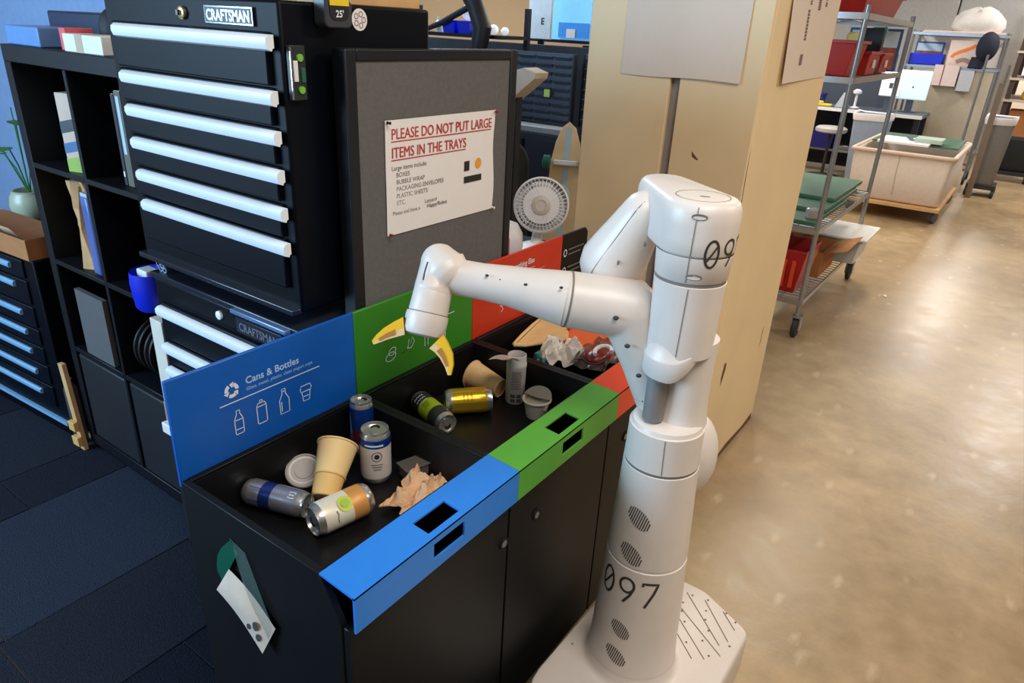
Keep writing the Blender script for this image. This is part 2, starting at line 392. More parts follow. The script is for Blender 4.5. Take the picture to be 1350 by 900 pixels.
# blue sign print
sg_text(sb, 'Cans & Bottles', .0212, .157, .942, ink_w2, .0004)
sg_text(sb, 'Glass, metal, plastic, clean yogurt cups', .0105, .157, .928, ink_w2)
MB().ribbon([(.097, SY, .915), (.337, SY, .915)], .0022, N_).build('rule_line', ink_w, sb, fixn=False)
b = MB()
for k in range(3):
    a0 = 90+120*k
    pts = [(.0118*math.cos(R(a0+28+t*10)), .0118*math.sin(R(a0+28+t*10))) for t in range(8)]
    b.ribbon(P2(pts, .126, .941, 1), .0076, N_)
    a = R(a0+98+4); c, s_ = math.cos(a), math.sin(a)
    p = Vector((.0118*c, .0118*s_)); tn = Vector((-s_, c)); rd = Vector((c, s_))
    tri = [p+rd*.0066, p-rd*.0066, p+tn*.008]
    b.add(P2([(q.x, q.y) for q in tri], .126, .941, 1), [(0, 1, 2)])
b.build('recycling_symbol', ink_w, sb, fixn=False)
def icon(parent, shapes, x, z, s, wd=.0019, nm='icon', m=None):
    b = MB()
    for pts, cl in shapes: b.ribbon(P2(pts, x, z, s), wd, N_, closed=cl)
    b.build(nm, m or ink_w, parent, fixn=False)
bott = [([(-.3, -1), (.3, -1), (.36, -.9), (.36, .25), (.2, .6), (.14, .7), (.14, 1), (-.14, 1), (-.14, .7), (-.2, .6), (-.36, .25), (-.36, -.9)], True)]
icon(sb, bott+[([(-.36, .2), (.36, .2)], False), ([(-.36, -.6), (.36, -.6)], False)], .133, .868, .026)
icon(sb, [([(-.36, -1), (.36, -1), (.44, -.88), (.44, .6), (.3, .85), (-.3, .85), (-.44, .6), (-.44, -.88)], True), ([(-.1, .85), (-.1, 1.1), (.1, 1.1), (.1, .85)], False), ([(-.44, .55), (.44, .55)], False)], .186, .868, .025)
icon(sb, [([(-.4, -1), (.4, -1), (.42, .1), (.15, .6), (.15, 1), (-.15, 1), (-.15, .6), (-.42, .1)], True), ([(-.15, .8), (.15, .8)], False), ([(-.25, -.8), (-.25, .0)], False)], .241, .870, .028)
icon(sb, [([(-.5, .25), (.5, .25), (.55, .5), (.45, .8), (-.45, .8), (-.55, .5)], True), ([(-.42, .25), (-.3, -.6), (.3, -.6), (.42, .25)], False), ([(-.25, -.2), (.25, -.2)], False)], .297, .864, .026)
# green sign print (outline pictures of food scraps; the rest is behind the gripper)
def ell(cx, cy, rx, ry, a=0, n=16): return [(cx+rx*math.cos(t)*math.cos(R(a))-ry*math.sin(t)*math.sin(R(a)), cy+rx*math.cos(t)*math.sin(R(a))+ry*math.sin(t)*math.cos(R(a))) for t in [2*math.pi*i/n for i in range(n)]]
icon(sg, [([(0, -1), (-.8, .2), (-.4, .9), (0, .4), (.4, .9), (.8, .2)], True), ([(0, -1), (0, -1.6)], False)], .531, .921, .009)
icon(sg, [(ell(-.2, -.35, .95, .6, 10), True), (ell(.1, .35, .7, .5, 25), True)], .556, .866, .018)
icon(sg, [([(-1.2, -.7), (-.5, -.3), (.3, -.4), (.9, .3), (.5, 1), (.2, .2), (-.1, .9), (-.3, -.2), (-1.2, -.7)], False)], .618, .868, .02)
icon(sg, [([(-.3, -1), (-.3, .7), (-.1, 1)], False), ([(.3, -1), (.3, .8)], False)], .68, .866, .02)
icon(sg, [([(-.5, -1), (.5, -1), (.5, 1), (-.5, 1)], True), ([(-.3, -.5), (.2, 0), (-.2, .5), (.3, .7)], False), (ell(0, -.2, .25, .3), True)], .745, .866, .019)
MB().ribbon([(.525, SY, .908), (.79, SY, .908)], .0022, N_).build('rule_line', ink_w, sg, fixn=False)
# red sign print
sg_text(sr, 'Everything Else', .0235, 1.035, .958, ink_w, .0004, wx=.9)
MB().ribbon([(1.035, SY, .944), (1.17, SY, .944)], .003, N_).ribbon([(.985, SY, .93), (1.225, SY, .93)], .0022, N_).build('rule_line', mat('pink_ink', (232, 150, 140), .7), sr, fixn=False)
b = MB(); b.add(P2(ell(0, 0, .02, .011, 20), 1.005, .958, 1), [list(range(16))]); b.build('icon', ink_w, sr, fixn=False)
icon(sr, [([(-.3, -1), (.2, -.6), (-.2, -.1), (.4, .2), (.3, .9)], False), ([(-.7, .1), (-.2, -.1)], False)], 1.008, .862, .019, .003)
icon(sr, [([(-.9, -.1), (-.5, -.4), (.5, -.4), (.9, 0)], False)], 1.075, .86, .016, .0025)
# narrow black guidance board at the far end of the row
gt = thing('guidance_board', 'narrow black board with white pictograms at the red cabinet end', 'sign', (1.40, YB, 0))
gb = MB().prism([(1.326, .06), (1.482, .06), (1.482, .99), (1.468, 1.006), (1.326, 1.006)], -.004, .004, M=Matrix(((1, 0, 0, 0), (0, 0, 1, YB+.005), (0, 1, 0, 0), (0, 0, 0, 1)))).build('board', blk, gt)
b = MB()
for i, zz in enumerate((.965, .905, .845)):
    b.ribbon(P2(ell(0, 0, .009, .011), 1.343, zz-.02, 1), .0035, N_, closed=True)
b.build('icon', ink_w, gt, fixn=False)
b = MB()
for i, zz in enumerate((.965, .905, .845)):
    for q in range(2): b.ribbon([(1.362, SY, zz-.012-q*.016), (1.46-.02*q, SY, zz-.012-q*.016)], .005, N_)
b.build('lettering', mat('grey_print', (110, 108, 104), .7), gt, fixn=False)

# plastic document sleeve hanging on the end of the station
t = thing('document_sleeve', 'clear plastic sleeve with green edge and white card on station end panel', 'sleeve', (-.004, .29, .60))
def quad(P, u, v): return (Vector(P[0])*(1-u)+Vector(P[1])*u)*(1-v)+(Vector(P[3])*(1-u)+Vector(P[2])*u)*v
def bulge(p, u, v, k): return p+Vector((-k*math.sin(math.pi*u)*math.sin(math.pi*v)-.010*v, 0, 0))
clear_m = mat('clear_plastic', (120, 150, 142), .15, alpha=.28, noise=.02)
CV = [(-.003, .322, .745), (-.003, .278, .735), (-.003, .205, .615), (-.003, .243, .528)]
MB().sheet(lambda u, v: bulge(quad(CV, u, v), u, v, .006), 8, 12).build('clear_cover', clear_m, t, fixn=False)
CP = [(-.008, .330, .672), (-.008, .366, .609), (-.008, .240, .530), (-.008, .205, .606)]
def crd(u, v): return bulge(quad([CP[0], CP[3], CP[2], CP[1]], u, v), u, v, .008) + Vector((0, 0, .012*math.sin(math.pi*u)))
c_ = MB().sheet(crd, 12, 6).build('card', mat('sleeve_card', (216, 196, 176), .6), t, fixn=False)
b = MB()
for (cu_, cv_, rr) in ((.78, .5, .011), (.87, .72, .009), (.70, .75, .007)):
    c0 = crd(cu_, cv_); b.add([c0 + Vector((-.0012, rr*.75*math.cos(a)-rr*.3*math.sin(a), rr*math.sin(a)*1.1)) for a in [2*math.pi*i/14 for i in range(14)]], [list(range(14))])
b.build('stain', mat('sleeve_print', (70, 66, 62), .7), c_, fixn=False)
GV = [(-.004, .318, .742), (-.004, .300, .722), (-.004, .362, .612), (-.004, .378, .640)]
MB().sheet(lambda u, v: quad(GV, u, v)+Vector((-.004*math.sin(v*3), .008*math.sin(v*3.14)*(1-u), .006*math.sin(v*3.14)*(1-u))), 4, 10).build('edge_strip', mat('green_vinyl', (16, 88, 68), .35), t, fixn=False)

# ================================================================ RUBBISH IN THE TRAYS
def can(name, label, A, d, r, h, mats, segs, ref, dent=0, opened=True, group=None, decal=None):
    """A = centre of bottom, d = axis direction; segs: [(t_end, material index)] up the wall"""
    d = Vector(d).normalized(); A = Vector(A); M = frame(A, A+d, ref)
    t = thing(name, label, 'can', A, group)
    prof = [(r*.72, .004), (r*.80, 0), (r*.86, .002), (r*.97, .010), (r, .016)]; mis = [0]*4
    z0, z1 = .016, h-.020
    last = 0
    for te, mi in segs:
        n = max(1, int((te-last)*6))
        for i in range(n):
            prof.append((r, z0+(z1-z0)*(last+(te-last)*(i+1)/n))); mis.append(mi)
        last = te
    top = segs[-1][1]
    prof += [(r*.97, h-.014), (r*.88, h-.005), (r*.865, h-.004)]; mis += [top, 0, 0]
    n = 40; rs = []
    for rr, z in prof:
        ring = []
        for j in range(n):
            a = 2*math.pi*j/n; q = rr
            if dent and .02 < z < h-.02: q -= dent*max(0, math.cos(a-.3))**6*math.sin((z-.02)/(h-.04)*math.pi)
            ring.append((q*math.cos(a), q*math.sin(a), z))
        rs.append(ring)
    bd = MB().rings(rs, M=M, mis=mis+[0], cap1=False).build('can_body', mats, t, angle=50)
    MB().lathe([(r*.865, h-.004), (r*.875, h), (r*.84, h), (r*.80, h-.006), (r*.3, h-.006)], 36, M=M, cap0=False).build('can_lid', MATS['aluminium'], t, angle=50)
    b = MB()
    pl = [(r*.34*math.cos(a)*.55+r*.18, r*.34*math.sin(a)*.8) for a in [2*math.pi*i/18 for i in range(18)]]
    pl = [(r*.42*math.cos(a)+r*.1, r*.27*math.sin(a)) for a in [2*math.pi*i/18 for i in range(18)]]
    b.prism(pl, h-.0058, h-.0038, M=M); b.build('pull_tab', MATS['aluminium'], t)
    if opened:
        MB().prism([(-r*.42+r*.26*math.cos(a), r*.3*math.sin(a)) for a in [2*math.pi*i/18 for i in range(18)]], h-.0062, h-.0055, M=M).build('mouth_hole', blk_gap, t)
    if decal: decal(t, bd, M)
    return t
mat('aluminium', (206, 204, 200), .28, .85)
can_blue = mat('can_blue', (20, 70, 160), .25, .55); can_navy = mat('can_navy', (36, 60, 130), .25, .5); can_red = mat('can_red', (110, 30, 40), .3, .4)
can_white = mat('can_white', (222, 214, 206), .35, .15); can_silver = mat('can_silver', (170, 174, 186), .28, .7)
can_lime = mat('can_lime', (176, 200, 30), .4, .1); can_gold = mat('can_gold', (226, 186, 50), .24, .75, noise=.01); can_dk = mat('can_dark', (70, 72, 70), .35, .5)
can_or = mat('can_orange', (214, 150, 80), .4, .2); can_pale = mat('can_pale', (226, 220, 200), .4, .15)
def cyl_patch(M, r, a0, z0, pts, wd=None, closed=False, mi=0, b=None):
    """flat print on a can wall; pts in (arc metres, height metres)"""
    b = b or MB()
    P = [M @ Vector(((r+.0005)*math.cos(a0+x/r), (r+.0005)*math.sin(a0+x/r), z0+z)) for x, z in pts]
    if wd is None: b.add(P, [list(range(len(P)))], mi)
    else:
        ax = M @ Vector((0, 0, 0)); zz = (M @ Vector((0, 0, 1))) - ax
        b.ribbon(P, wd, lambda p: ((p-ax) - zz*(p-ax).dot(zz)).normalized(), mi, closed)
    return b
tocam = lambda p: (CAM-Vector(p))
# blue tray
def dec_blue(t, bd, M):
    b = cyl_patch(M, .0265, -.5, .065, [(-.008, -.03), (.006, -.03), (.001, .02), (-.003, .045)]); b.build('label_print', mat('pale_blue_print', (130, 170, 225), .4), bd, fixn=False)
can('drink_can', 'slim blue and red can standing at the back of the blue tray', (.392, .400, FLZ), (0, 0, 1), .0265, .134, [MATS['aluminium'], can_blue, can_red], [(.52, 2), (1, 1)], (-.95, -.25, 0), decal=dec_blue)
def dec_white(t, bd, M):
    b = MB(); cyl_patch(M, .033, .18, .072, ell(0, 0, .0055, .006, 0, 14), b=b); cyl_patch(M, .033, .18, .072, ell(0, 0, .0105, .011, 0, 20), .0014, True, b=b)
    for i in range(3): cyl_patch(M, .033, .18, .052-i*.006, [(-.012+i*.002+j*.004, 0) for j in range(7-i)], .0016, b=b)
    b.build('label_print', ink_k, bd, fixn=False)
    b = MB()
    cyl_patch(M, .033, 0, .098, [(-.02+j*.004, 0) for j in range(11)], .004, b=b); b.build('label_text', ink_w, bd, fixn=False)
can('drink_can', 'white can with blue shoulder band and round black emblem, standing open', (.338, .302, FLZ), (0, 0, 1), .033, .123, [MATS['aluminium'], can_white, can_blue], [(.86, 1), (1, 2)], (-.75, -.65, 0), decal=dec_white)
A, B_ = Vector((.116, .438, FLZ+.0275)), Vector((.160, .300, FLZ+.0275))
def dec_sil(t, bd, M):
    b = MB()
    for w_, z in ((.014, .05), (.018, .075)): cyl_patch(M, .027, .5, z-.02, [(-w_, -.014), (w_, -.014), (w_, .014), (-w_, .014)], b=b)
    b.build('label_print', can_navy, bd, fixn=False)
    b = MB(); cyl_patch(M, .027, -.1, .105, [(-.007, 0), (-.007, .012), (.006, .012), (.006, 0)], .002, True, b=b); cyl_patch(M, .027, -.1, .105, [(0, 0), (0, .011)], .0018, b=b)
    b.build('label_text', ink_w, bd, fixn=False)
can('drink_can', 'slim silver and navy can lying on its side near the tray corner', A, B_-A, .027, .138, [MATS['aluminium'], can_silver, can_navy], [(.25, 1), (.5, 2), (.56, 1), (1, 1)], (-.3, -.5, .8), decal=dec_sil)
A, B_ = Vector((.247, .232, FLZ+.0335)), Vector((.124, .256, FLZ+.0335))
def dec_or(t, bd, M):
    b = MB(); cyl_patch(M, .033, .15, .062, ell(0, 0, .0165, .015, 0, 20), b=b); b.build('label_fruit', mat('lime_print', (190, 205, 70), .5), bd, fixn=False)
    b = MB(); cyl_patch(M, .0333, .15, .062, ell(0, 0, .009, .009, 0, 16), b=b); b.build('label_fruit_core', mat('lime_core', (160, 190, 50), .5), bd, fixn=False)
    b = MB(); cyl_patch(M, .0333, -.45, .083, [(-.012, .0), (-.004, .001), (.004, -.001), (.012, 0)], .002, b=b); b.build('label_text', ink_g, bd, fixn=False)
can('drink_can', 'white and orange can with lime picture, lying open in front of the pale cup', A, B_-A, .033, .122, [MATS['aluminium'], can_pale, can_or], [(.38, 2), (1, 1)], (-.55, -.55, .63), decal=dec_or, dent=.003)

def cup(name, label, A, d, r0, r1, h, m, band=None, ref=(0, 0, 1), inside=None, lipr=.0025):
    A = Vector(A); d = Vector(d).normalized(); M = frame(A, A+d, ref)
    t = thing(name, label, 'cup', A)
    MB().lathe([(r0*.93, .004), (r0*.96, 0), (r0, .001), (r1, h-.003), (r1+lipr, h-.002), (r1+lipr, h+.001), (r1-.001, h+.001), (r1-.002, h-.004), (r0-.002, .006), (r0*.3, .006)], 40, M=M).build('cup_wall', m, t, angle=40)
    if band:
        z0, z1, bm, th = band; f = lambda z: r0+(r1-r0)*z/h
        MB().lathe([(f(z0), z0), (f(z0)+th, z0), (f(z1)+th, z1), (f(z1), z1)], 40, M=M, cap0=False, cap1=False).build('cup_sleeve', bm, t, angle=40)
    return t, M
# two cups nested: the wide mouth up and back, the narrow foot of the inner one down in front
dirc = Vector((.078, .046, .060)).normalized(); baseA = Vector((.196, .302, .726))
tcup, Mc = cup('paper_cup', 'pale yellow paper cup with rolled rim pushed over a narrower one', baseA+dirc*.046, dirc, .0315, .041, .070, cup_y)
tcu2, Mc2 = cup('paper_cup', 'narrow yellow paper cup with brown foot under the wider pale cup', baseA, dirc, .0265, .0305, .0455, mat('cup_yellow_deep', (226, 184, 112), .6))
MB().lathe([(.0005, -.0008), (.0245, -.0008), (.0262, .002)], 32, M=Mc2, cap1=False).build('cup_base', kraft_d, tcu2)
# grey lid leaning behind it
t = thing('cup_lid', 'round grey plastic lid propped behind the leaning pale cup', 'lid', (.222, .402, FLZ))
Ml = frame((.232, .408, .726), Vector((.232, .408, .726))+Vector((-.30, -.30, .75)), (0, 0, 1))
MB().lathe([(.0385, -.004), (.0395, -.002), (.0385, .002), (.035, .004), (.034, .001), (.02, .001), (.019, .003), (.003, .003)], 40, M=Ml).build('lid_disc', lid_m, t, angle=30)
MB().lathe([(.0305, .0008), (.031, .0022), (.0285, .0022), (.028, .0008)], 40, M=Ml, cap0=False, cap1=False).build('lid_ring', white_pl, t)
# crumpled things
def crumple(c, sx, sy, sz, seed, amp=.35, nu=26, nv=14, freq=3.0):
    from mathutils import noise as nz
    b = MB(); rs = []
    for i in range(nv+1):
        th = math.pi*(i+.02)/(nv+.04); ring = []
        for j in range(nu):
            ph = 2*math.pi*j/nu; d = Vector((math.sin(th)*math.cos(ph), math.sin(th)*math.sin(ph), math.cos(th)))
            q = d*freq+Vector((seed, seed*1.7, seed*.3))
            k = 1+amp*(nz.noise(q)*1.1+.6*abs(nz.noise(q*2.3))-.3+.35*nz.noise(q*4.1))
            z = d.z*sz*k; 
            ring.append((c[0]+d.x*sx*k, c[1]+d.y*sy*k, max(FLZ+.0005, c[2]+z)))
        rs.append(ring)
    return b.rings(rs[::-1])
def sheet_crumple(cx, cy, ang, w_, l_, hgt, seed, nu=22, nv=16, freq=2.2, base=FLZ):
    from mathutils import noise as nz
    ca, sa = math.cos(R(ang)), math.sin(R(ang))
    def f(u, v):
        x, y = (u-.5)*l_, (v-.5)*w_
        q = Vector((u*freq*2+seed, v*freq*2, seed)); e = min(u, 1-u, v, 1-v)
        x += .012*nz.noise(q+Vector((5, 0, 0)))*2; y += .012*nz.noise(q+Vector((0, 5, 0)))*2
        z = base+.003+hgt*(.45+.8*nz.noise(q)+.6*abs(nz.noise(q*2.1))+.28*abs(nz.noise(q*4.3)))*min(1, .35+e*4); z = max(base+.002, z)
        return (cx+x*ca-y*sa, cy+x*sa+y*ca, z)
    return MB().sheet(f, nu, nv)
single(sheet_crumple(.338, .180, 16, .080, .125, .044, 3.1, 46, 32, 1.6), 'crumpled_paper', mat('kraft_tissue', (222, 178, 136), .85, noise=.08), 'crumpled light brown paper against the blue lip', 'paper', solid=.0008, fixn=False, angle=25)
t = thing('plastic_tub', 'small clear smoky tub lying behind crumpled brown paper', 'tub', (.395, .243, FLZ))
M = frame((.368, .252, FLZ+.016), (.43, .235, FLZ+.016), (0, 0, 1))
smoky = mat('smoky_plastic', (110, 104, 98), .12, alpha=.55, noise=.02)
MB().prism([(-.014+.0, -.02), (.012, -.017), (.014, -.01), (.014, .01), (.012, .017), (-.014, .02)], 0, .066, M=M).build('tub_body', smoky, t, bevel=.004)
MB().prism([(.0145, -.022), (.0165, -.022), (.0165, .022), (.0145, .022)], -.004, .070, M=M).build('tub_lid', smoky, t, bevel=.0008)

# green tray
A, B_ = Vector((.612, .432, FLZ+.0285)), Vector((.566, .290, FLZ+.0285)); dv = (B_-A).normalized()
def dec_lime(t, bd, M):
    b = MB()
    for i in range(3): cyl_patch(M, .028, .2, .025+i*.012, [(-.014+.004*j, .003*((i+j) % 2)) for j in range(8)], .003, b=b)
    b.build('label_text', ink_w, bd, fixn=False)
    b = MB()
    for i in range(3): cyl_patch(M, .028, .2, .06+i*.007, [(-.008+.004*j, 0) for j in range(5)], .0022, b=b)
    b.build('label_print', mat('dark_green_print', (70, 100, 20), .5), bd, fixn=False)
can('drink_can', 'slim dark can with lime green band lying on its side', A, dv, .028, .142, [MATS['aluminium'], can_dk, can_lime], [(.30, 1), (.72, 2), (1, 1)], (-.5, -.4, .8), decal=dec_lime)
A, B_ = Vector((.640, .368, FLZ+.033)), Vector((.728, .288, FLZ+.033)); dv = (B_-A).normalized()
def dec_gold(t, bd, M):
    b = MB()
    for i in range(3): cyl_patch(M, .033, .3, .045+i*.01, [(-.012+.004*j, 0) for j in range(7)], .002, b=b)
    b.build('label_print', mat('bronze_print', (150, 110, 20), .4, .5), bd, fixn=False)
can('drink_can', 'gold can lying on its side in the green tray', A, dv, .033, .118, [MATS['aluminium'], can_gold], [(1, 1)], (-.4, -.3, .85), decal=dec_gold)
dirc = Vector((-.02, -.11, -.02)).normalized()
A = Vector((.812, .330, .733)); top = A-dirc*.10
tc2, M2 = cup('paper_cup', 'brown kraft paper cup lying on its side behind the gold can', Vector((.800, .310, .727)), Vector((.0, .115, .012)), .026, .038, .098, kraft)
tx = MB()
for i in range(4):
    a = 2.2+.0*i; z = .035+.014*i
    rr = .026+.012*(z/.098)+.0006
    tx.ribbon([M2 @ Vector((rr*math.cos(a+q*.12), rr*math.sin(a+q*.12), z+.004*(q % 2))) for q in range(7)], .003, lambda p: (p-(M2 @ Vector((0, 0, .05)))).normalized())
tx.build('lettering', kraft_d, tc2, fixn=False)
# tall white pouch can with torn top
t = thing('drink_pouch', 'tall slim white carton with grey print and torn open top', 'carton', (.812, .272, FLZ))
MB().lathe([(.024, 0), (.0255, .003), (.0255, .10), (.0265, .103), (.0265, .112), (.025, .114), (.0245, .135), (.023, .136), (.022, .112)], 32, M=Matrix.Translation((.812, .272, FLZ)), cap1=False).build('pouch_body', mat('pouch_white', (214, 208, 204), .4), t, angle=40)
MB().sheet(lambda u, v: (.812-.024+.005*math.sin(u*6)-.05*v*(1-.3*u), .272+.026-.052*u+.01*v, FLZ+.133+.022*v-.02*v*v+.012*u*v), 6, 6).build('torn_flap', mat('pouch_foil', (206, 202, 200), .35, .3), t, solid=.0008, fixn=False)
Mp = frame((.812, .272, FLZ), (.812, .272, FLZ+1), (-.78, -.62, 0)); b = MB()
for i in range(11):
    n = 9; L = (.014, .012, .015, .013)[i % 4]
    cyl_patch(Mp, .0257, 0, .094-i*.0048, [(-L+2*L*j/n, 0) for j in range(n+1)], .0018, b=b)
b.build('lettering', ink_g, t, fixn=False)
b = MB()
for i in range(2):
    for j in range(2): cyl_patch(Mp, .0258, 0, .012+i*.013, [(-.014+j*.016+q*.003, 0) for q in range(5)], .010, b=b)
b.build('panel_print', mat('dark_print', (84, 82, 86), .6), t, fixn=False)
# yogurt cup
t = thing('yogurt_cup', 'white yogurt cup with peeled back foil lid beside green lip', 'cup', (.782, .180, FLZ))
Mv = Matrix.Translation((.782, .184, FLZ))
MB().lathe([(.022, .002), (.0245, 0), (.026, .004), (.032, .043), (.0375, .047), (.0375, .050), (.034, .051), (.0325, .047), (.031, .040), (.0005, .040)], 40, M=Mv, cap1=False).build('cup_wall', mat('yogurt_white', (224, 214, 196), .5), t, angle=40)
MB().lathe([(.0325, .0435), (.02, .045), (.0005, .044)], 32, M=Mv, cap0=False).build('yogurt', mat('yogurt_grey', (176, 170, 154), .5), t)
MB().sheet(lambda u, v: (.782+.037*v*math.cos(R(-75+170*u)), .184+.037*v*math.sin(R(-75+170*u)), FLZ+.052+.016*v*max(0, math.cos(R(-75+170*u)-.2))), 12, 5).build('foil_lid', mat('foil', (164, 158, 146), .4, .3), t, solid=.0006, fixn=False)
MB().box(.770, .778, .150, .157, FLZ+.03, FLZ+.046).build('foil_tag', white_pl, t)

# red tray
t = thing('cardboard_flap', 'torn sheet of tan cardboard with folded edges in the red tray', 'cardboard', (1.11, .36, .73))
cp = [(.985, .405), (1.115, .442), (1.215, .446), (1.235, .355), (1.19, .318), (1.165, .332), (1.135, .300), (1.10, .275), (1.085, .292), (1.05, .290), (.985, .325)]
cp = [(.965, .385), (1.20, .440), (1.235, .40), (1.225, .342), (1.19, .335), (1.175, .345), (1.15, .318), (1.115, .298), (1.085, .30), (1.03, .33)]
def tilt(x, y): return .772 + .0*(x-1.1) - .02*(1.2-x)*0
b = MB(); n = len(cp)
b.add([(x, y, .770) for x, y in cp]+[(x, y, .774) for x, y in cp], [tuple(range(n))[::-1], tuple(range(n, 2*n))]+[(i, (i+1) % n, n+(i+1) % n, n+i) for i in range(n)])
b.build('card_sheet', card_m, t)
MB().tube([(.962, .388, .777), (1.03, .405, .779), (1.12, .425, .779), (1.20, .442, .777)], [.004, .005, .005, .003], 8).build('folded_edge', card_m, t)
MB().tube([(.960, .386, .777), (.98, .36, .775), (1.028, .332, .776)], [.007, .005, .005], 8).build('folded_edge', card_m, t)
napk = sheet_crumple(1.035, .268, -30, .085, .12, .05, 8.4, 26, 20, 2.4, base=.742)
single(napk, 'crumpled_napkin', mat('white_napkin', (232, 224, 214), .9, noise=.04), 'crumpled white paper napkin with brown stain in red tray', 'napkin', solid=.0008, fixn=False, angle=25)
or_m = mat('orange_folder', (240, 110, 62), .45, noise=.05)
t = thing('orange_folder', 'bright orange plastic folder lying under grey film in red tray', 'folder', (1.2, .26, .72))
Mo = Matrix.Translation((1.205, .262, .755)) @ Matrix.Rotation(R(-12), 4, 'Z') @ Matrix.Rotation(R(-6), 4, 'Y')
MB().box(-.12, .06, -.11, .13, -.004, .004, M=Mo).build('folder_front', or_m, t, bevel=.002)
MB().box(-.11, .075, -.12, .12, -.014, -.006, M=Mo).build('folder_back', mat('orange_dark', (206, 60, 36), .5), t, bevel=.002)
film = mat('grey_film', (112, 98, 90), .25, alpha=.5, noise=.15, nscale=20)
t = thing('plastic_wrapper', 'crinkled grey clear wrapper around a dark red lump, red tray front', 'wrapper', (1.10, .19, FLZ))
from mathutils import noise as nzz
q = sheet_crumple(1.10, .176, 8, .11, .21, .034, 12.7, 34, 22, 2.2, base=.752)
q.build('film', film, t, fixn=False, angle=25)
MB().ball((1.055, .165, .776), .048, .034, .022, mi=0).build('red_lump', mat('dark_red_food', (132, 44, 38), .3, noise=.3, nscale=40), t)
MB().tube([(1.035+.026*math.cos(a), .140+.022*math.sin(a), .806+.006*math.cos(a)) for a in [R(-70+20*i) for i in range(12)]], .006, 8).build('white_ring', white_pl, t)
MB().tube([(1.03+.055*math.cos(a), .17+.04*math.sin(a), .795-.014*abs(math.cos(a*1.5))) for a in [R(90+15*i) for i in range(14)]], .003, 6).build('film_fold', mat('film_dark', (66, 54, 52), .3), t)
single(sheet_crumple(.985, .300, 20, .04, .05, .025, 5.2, 10, 8, 2, base=.735), 'teal_wrapper', mat('teal_foil', (70, 130, 126), .4), 'small teal scrap of wrapper beside the white napkin', 'wrapper', solid=.0008, fixn=False)

# ================================================================ ROBOT
a0 = R(20.2); LAT = Vector((math.sin(a0), -math.cos(a0), 0)); FWD = Vector((math.cos(a0), math.sin(a0), 0))
TX = Vector((.696, -.193, 0))
rob = thing('mobile_robot', 'cream mobile robot with one arm and yellow gripper, numbered 097', 'robot', (.69, -.23, 0))
# mobile base
def rounded(pts, rad, n=6):
    out = []; m = len(pts)
    for i, p in enumerate(pts):
        p = Vector(p); a = Vector(pts[i-1]); c = Vector(pts[(i+1) % m]); r_ = rad[i] if isinstance(rad, (list, tuple)) else rad
        u, v = (a-p).normalized(), (c-p).normalized(); ang = u.angle(v); d = r_/math.tan(ang/2)
        cen = p+(u+v).normalized()*(r_/math.sin(ang/2)); s0 = p+u*d-cen; s1 = p+v*d-cen
        t0 = math.atan2(s0.y, s0.x); t1 = math.atan2(s1.y, s1.x); dt = (t1-t0+math.pi) % (2*math.pi)-math.pi
        out += [(cen.x+r_*math.cos(t0+dt*k/n), cen.y+r_*math.sin(t0+dt*k/n)) for k in range(n+1)]
    return out
bo = rounded([(.36, -.05), (.79, -.052), (.985, -.20), (.985, -.27), (.915, -.415), (.36, -.415)], [.13, .15, .03, .08, .035, .12])
def scaled(poly, k, cx=.68, cy=-.235): return [(cx+(x-cx)*k, cy+(y-cy)*k) for x, y in poly]
bo = [(-.545+(x+.545)*1.0293, -.643+(y+.643)*1.0293) for x, y in bo]
rs = []
for k, z in ((.955, .045), (.985, .06), (1.0, .09), (1.0, .165), (.995, .185), (.98, .196), (.95, .200)):
    rs.append([(x, y, z) for x, y in scaled(bo, k)])
base = MB().rings(rs).build('base', robot_m, rob, angle=40)
MB().rings([[(x, y, z) for x, y in scaled(bo, k)] for k, z in ((.9, .012), (.9, .05))]).build('base_skirt', rubber, rob)
for (wx_, wy_) in ((.46, -.10), (.46, -.37), (.86, -.16), (.86, -.34)):
    MB().lathe([(.02, -.018), (.04, -.014), (.042, 0), (.04, .014), (.02, .018)], 20, M=frame((wx_, wy_, .042), (wx_, wy_+1, .042))).build('wheel', rubber, rob)
b = MB()
for (x0, y0, x1, y1) in ((.936, -.336, .892, -.383), (.945, -.283, .846, -.382), (.941, -.234, .821, -.369), (.89, -.225, .791, -.383), (.844, -.251, .758, -.355), (.798, -.263, .741, -.33)):
    f_ = lambda x, y: (-.545+(x+.545)*1.0293, -.643+(y+.643)*1.0293, .2008)
    b.ribbon([f_(x0, y0), f_(x1, y1)], .0022, (0, 0, 1))
b.build('groove', robot_hole, base, fixn=False)
b = MB()
for (x, y) in ((.94, -.25), (.95, -.29), (.90, -.24), (.91, -.30), (.935, -.345), (.92, -.375), (.87, -.25), (.88, -.31), (.84, -.27), (.85, -.33), (.81, -.33), (.80, -.26), (.835, -.39), (.775, -.36), (.78, -.30), (.60, -.08), (.95, -.215)):
    b.lathe([(.0028, .2002), (.0028, .2012)], 8, M=Matrix.Translation((-.545+(x+.545)*1.0293, -.643+(y+.643)*1.0293, 0)))
b.build('screw', robot_hole, base, fixn=False)
